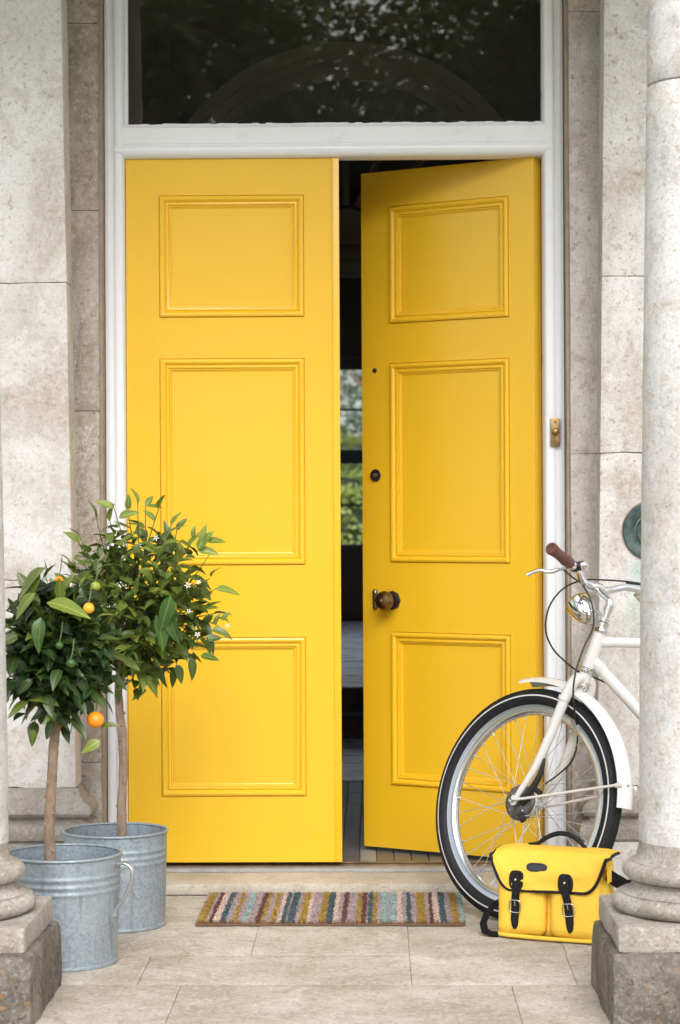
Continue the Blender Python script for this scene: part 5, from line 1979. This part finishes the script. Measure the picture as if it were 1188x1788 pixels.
# ------------------------------------------------------------------ yellow satchel against the wheel
PSI = R(24)
wv = V((math.cos(PSI), -math.sin(PSI), 0))          # along the front
nv = V((-math.sin(PSI), -math.cos(PSI), 0))         # out of the front
BW, BD, BH = .318, .105, .245
b0 = G(868, 1634)
B0 = V((b0.x, b0.y, .002))                          # left bottom front corner
LEAN = .10
bag = thing('satchel', 'yellow canvas satchel with black leather straps leaning on the bicycle wheel', 'bag', B0 + wv * BW / 2)


def Bp(x, o, z):
    """on the bag: along the width, out from the front face, up (the bag leans back a little)"""
    return B0 + wv * x + nv * (o - LEAN * z) + V((0, 0, z))


def superbox(x0, x1, o0, o1, z0, z1, r, n=9, bulge=.0, seed=0):
    """soft box on the bag with rounded edges, bulging faces and slight creases"""
    bm = NB()
    r_ = bmesh.ops.create_cube(bm, size=2)
    for _ in range(4):
        bmesh.ops.subdivide_edges(bm, edges=list(bm.edges), cuts=1, use_grid_fill=True)
    hx, ho, hz = (x1 - x0) / 2, (o1 - o0) / 2, (z1 - z0) / 2
    for q in bm.verts:
        c = q.co.copy()
        # rounded box
        inner = V((max(-hx + r, min(hx - r, c.x * hx)), max(-ho + r, min(ho - r, c.y * ho)), max(-hz + r, min(hz - r, c.z * hz))))
        d = V((c.x * hx, c.y * ho, c.z * hz)) - inner
        if d.length > 1e-9:
            d = d.normalized() * r
        p = inner + d
        if c.y > .99:
            p.y += bulge * (1 - c.x ** 2) * (1 - c.z ** 2)
        if abs(c.x) > .99:
            p.x += .4 * bulge * c.x * (1 - c.y ** 2) * (1 - c.z ** 2)
        nn = noise.noise(V((p.x * 14 + seed, p.y * 14, p.z * 9))) * .0022
        p.y += (noise.noise(V((p.x * 24 + seed, 3, p.z * 13))) * .0042 + noise.noise(V((p.x * 50 + p.z * 30, 3, p.z * 40 + seed))) * .0018) * (c.y > .5)
        p += d * (nn / max(r, .001)) if d.length > 0 else V((0, 0, 0))
        q.co = Bp(x0 + hx + p.x, o0 + ho + p.y, z0 + hz + p.z)
    return bm


bg_ = superbox(.006, BW - .006, -BD, .004, 0, BH - .012, .030, seed=1, bulge=.004)
part('bag_body', bg_, M['canvas'], bag, 80)
xm = BW * .495
for xa, xb, sd_ in ((.010, xm - .006, 3), (xm + .008, BW - .010, 6)):
    bm = superbox(xa, xb, -.004, .020, .010, BH * .70, .020, bulge=.003, seed=sd_)
    part('front_pocket', bm, M['canvas'], bag, 80)
# yellow piping round the bottom
bm = NB()
tube(bm, [Bp(.006, -BD * .6, .060), Bp(.003, -BD * .5, .030), Bp(.006, -.02, .016), Bp(.014, .012, .011), Bp(.034, .025, .008), Bp(BW * .5, .031, .0075), Bp(BW - .03, .027, .008), Bp(BW - .008, .012, .009), Bp(BW - .002, -.02, .010), Bp(BW - .003, -BD * .6, .010)], .0058, 10, 6)
part('bottom_piping', bm, M['canvas'], bag, 60)

# flap: from the back edge over the top and down the front
FX0, FX1 = -.010, BW + .012


def flap_pt(s, t_):
    x = FX0 + (FX1 - FX0) * s
    e = abs(2 * s - 1)
    zlow = .138 + .092 * max(0, (e - .62) / .38) ** 2.2 + .006 * (s - .5)
    # path: back top -> front top -> down to zlow
    L1, L2 = BD + .004, BH - zlow
    d = t_ * (L1 + L2 + .01)
    topz = BH - .002 - .007 * math.sin(math.pi * s) * .5 - .010 * e ** 6
    if d < L1:
        o, z = -BD + .008 + d, topz + .006 * math.sin(math.pi * d / L1)
    else:
        k_ = (d - L1) / (L2 + .01)
        z = topz - k_ * (topz - zlow)
        o = .012 + .032 * math.sin(min(1, k_ * 1.5) * math.pi / 2) - .002 * k_
        o -= .012 * e ** 5 * (1 - k_)
    o += .0065 * noise.noise(V((x * 11, t_ * 5, 2))) + .0034 * noise.noise(V((x * 34 + t_ * 6, t_ * 14, 7)))
    if s > .9:
        o += .010 * (s - .9) / .1 * t_
    return Bp(x, o, z)


bm = NB()
ns, ntt = 40, 30
g = [[bm.verts.new(flap_pt(i / ns, j / ntt)) for j in range(ntt + 1)] for i in range(ns + 1)]
for i in range(ns):
    for j in range(ntt):
        bm.faces.new((g[i][j], g[i + 1][j], g[i + 1][j + 1], g[i][j + 1]))
bm.normal_update()
bmesh.ops.solidify(bm, geom=list(bm.faces), thickness=.004)
flap = part('flap', bm, M['canvas'], bag, 70)
bm = NB()
edge = [flap_pt(0, j / 12) for j in range(4, 12)] + [flap_pt(i / 30, 1) for i in range(31)] + [flap_pt(1, j / 12) for j in range(11, 2, -1)]
tube(bm, edge, .0050, 8, 3)
part('leather_edging', bm, M['leather_bk'], flap, 60)
# handle
bm = NB()
hp = [Bp(.070, -BD * .45, BH + .006), Bp(.098, -BD * .45, BH + .010), Bp(.118, -BD * .45, BH + .024), Bp(.145, -BD * .45, BH + .037), Bp(.170, -BD * .45, BH + .041), Bp(.198, -BD * .45, BH + .036), Bp(.222, -BD * .45, BH + .020), Bp(.240, -BD * .45, BH + .004)]
tube(bm, hp, [.004, .0055, .0068, .0072, .0072, .0072, .0066, .005], 10, 6)

part('carry_handle', bm, M['leather_bk'], bag, 60)


def strip(pts, wid, thick, outv):
    """flat strap along pts; wid = half width per point"""
    bm = NB()
    n_ = len(pts)
    rows = []
    for i, (p, w__) in enumerate(zip(pts, wid)):
        tg = (pts[min(i + 1, n_ - 1)] - pts[max(i - 1, 0)]).normalized()
        ov = (outv - tg * outv.dot(tg)).normalized()
        sd = tg.cross(ov)
        rows.append([bm.verts.new(p + sd * w__), bm.verts.new(p + sd * w__ * .9 + ov * thick), bm.verts.new(p - sd * w__ * .9 + ov * thick), bm.verts.new(p - sd * w__)])
    for A, B in zip(rows[:-1], rows[1:]):
        for j in range(4):
            bm.faces.new((A[j], A[(j + 1) % 4], B[(j + 1) % 4], B[j]))
    bm.faces.new(rows[0])
    bm.faces.new(rows[-1])
    return bm


def chape(x, o, z, hw, hh, waist, th_):
    """leather backing patch with rounded ends"""
    pts_ = []
    for i in range(28):
        an = 2 * math.pi * i / 28
        cx_, cz_ = math.cos(an), math.sin(an)
        ww = hw * (1 - waist * (1 - abs(cz_)) ** 1.2)
        pts_.append((math.copysign(abs(cx_) ** .6, cx_) * ww, math.copysign(abs(cz_) ** .75, cz_) * hh))
    bm = NB()
    A = [bm.verts.new(Bp(x + a, o, z + b_)) for a, b_ in pts_]
    B = [bm.verts.new(Bp(x + a * .94, o + th_, z + b_ * .97)) for a, b_ in pts_]
    bm.faces.new(B)
    bm.faces.new(A)
    for i in range(28):
        bm.faces.new((A[i], A[(i + 1) % 28], B[(i + 1) % 28], B[i]))
    return bm


for xs_, lean_ in ((.072, -.006), (.216, .012)):
    bm = chape(xs_ - .002, .0455, .164, .0225, .027, 0, .0025)
    part('strap_patch', bm, M['leather_bk'], bag, 30)
    bm = chape(xs_ + .004 + lean_ * .4, .0235, .086, .0245, .037, .12, .003)
    part('buckle_patch', bm, M['leather_bk'], bag, 30)
    pts = [Bp(xs_ - .004, .0500, .186), Bp(xs_ - .002, .0505, .166), Bp(xs_, .0510, .138), Bp(xs_ + lean_ * .5, .0475, .115), Bp(xs_ + lean_ * .7, .0420, .092), Bp(xs_ + lean_ * .85, .0400, .074), Bp(xs_ + lean_, .0400, .055), Bp(xs_ + lean_ + .001, .0385, .038), Bp(xs_ + lean_ + .001, .0375, .029)]
    bm = strip(pts, [.008, .0122, .0118, .0118, .0124, .0124, .0118, .0095, .004], .0026, nv)
    sp_ = part('strap', bm, M['leather_bk'], bag, 30)
    bm = NB()
    lathe(bm, [(.0035, 0), (.0042, .0015), (.003, .0035), (0, .0042)], pts[1] + nv * .002, nv, 14)
    part('rivet', bm, M['nickel'], sp_, 60)
    bm = NB()
    c = pts[4] + nv * .004
    upb = (pts[3] - pts[5]).normalized()
    sd = upb.cross(nv).normalized()
    lp = []
    for i in range(25):
        an = 2 * math.pi * i / 24
        lp.append(c + sd * math.copysign(abs(math.cos(an)) ** .5, math.cos(an)) * .0170 + upb * math.copysign(abs(math.sin(an)) ** .5, math.sin(an)) * .0175)
    tube(bm, lp, .0017, 8, 0, False)
    tube(bm, [c + upb * .001, c + upb * .0175 + nv * .002], .0014, 8)
    part('buckle', bm, M['nickel'], sp_, 60)
    bm = NB()
    for zz in (.150, .128, .064, .046):
        t_ = (.170 - zz) / .152
        pt = Bp(xs_ + (lean_ * max(0, min(1, (.12 - zz) / .078)) if zz < .12 else 0), .0540 if zz > .1 else .0415, zz)
        lathe(bm, [(0, .0006), (.0016, .0006), (.0018, 0)], pt, nv, 8)
    tag(part('strap_holes', bm, M['plastic'], sp_), kind='stuff')
# oval maker's patch with faint embossed writing
bm = NB()
po = [(math.copysign(abs(math.cos(6.2832 * i / 32)) ** .62, math.cos(6.2832 * i / 32)) * .031, math.copysign(abs(math.sin(6.2832 * i / 32)) ** .8, math.sin(6.2832 * i / 32)) * .0128) for i in range(32)]
xp, zp, op = .128, .202, .0425
A = [bm.verts.new(Bp(xp + a, op, zp + b_)) for a, b_ in po]
B = [bm.verts.new(Bp(xp + a * .95, op + .0028, zp + b_ * .92)) for a, b_ in po]
bm.faces.new(A)
bm.faces.new(B)
for i in range(32):
    bm.faces.new((A[i], A[(i + 1) % 32], B[(i + 1) % 32], B[i]))
mp = part('maker_patch', bm, M['patch'], bag, 30)
bm = NB()
tube(bm, [Bp(xp + a * .82, op + .003, zp + b_ * .74) for a, b_ in po + po[:1]], .0006, 5, 0, False)
part('embossed_line', bm, M['leather_bk'], mp)
# shoulder strap: anchored at the right side, looping out at the left
bm = strip([Bp(BW - .004, -.02, .185), Bp(BW + .012, -.035, .17), Bp(BW + .040, -.055, .15), Bp(BW + .075, -.085, .155), Bp(BW + .10, -.12, .10), Bp(BW + .09, -.14, .02)], [.017, .018, .019, .019, .019, .019], .003, V((.35, -1, 0)))
part('shoulder_strap', bm, M['webbing'], bag, 50)
bm = strip([Bp(BW + .002, -.01, .21), Bp(BW + .0025, -.016, .165)], [.02, .017], .004, wv)
part('strap_tab', bm, M['canvas'], bag, 50)
bm = strip([Bp(.004, -.045, .095), Bp(-.020, -.030, .080), Bp(-.036, -.010, .055), Bp(-.041, .004, .030), Bp(-.030, .016, .012), Bp(-.010, .020, .006), Bp(.008, .012, .004)], [.011] * 7, .0025, V((-.3, -.5, 1)))
part('strap_loop', bm, M['webbing'], bag, 50)
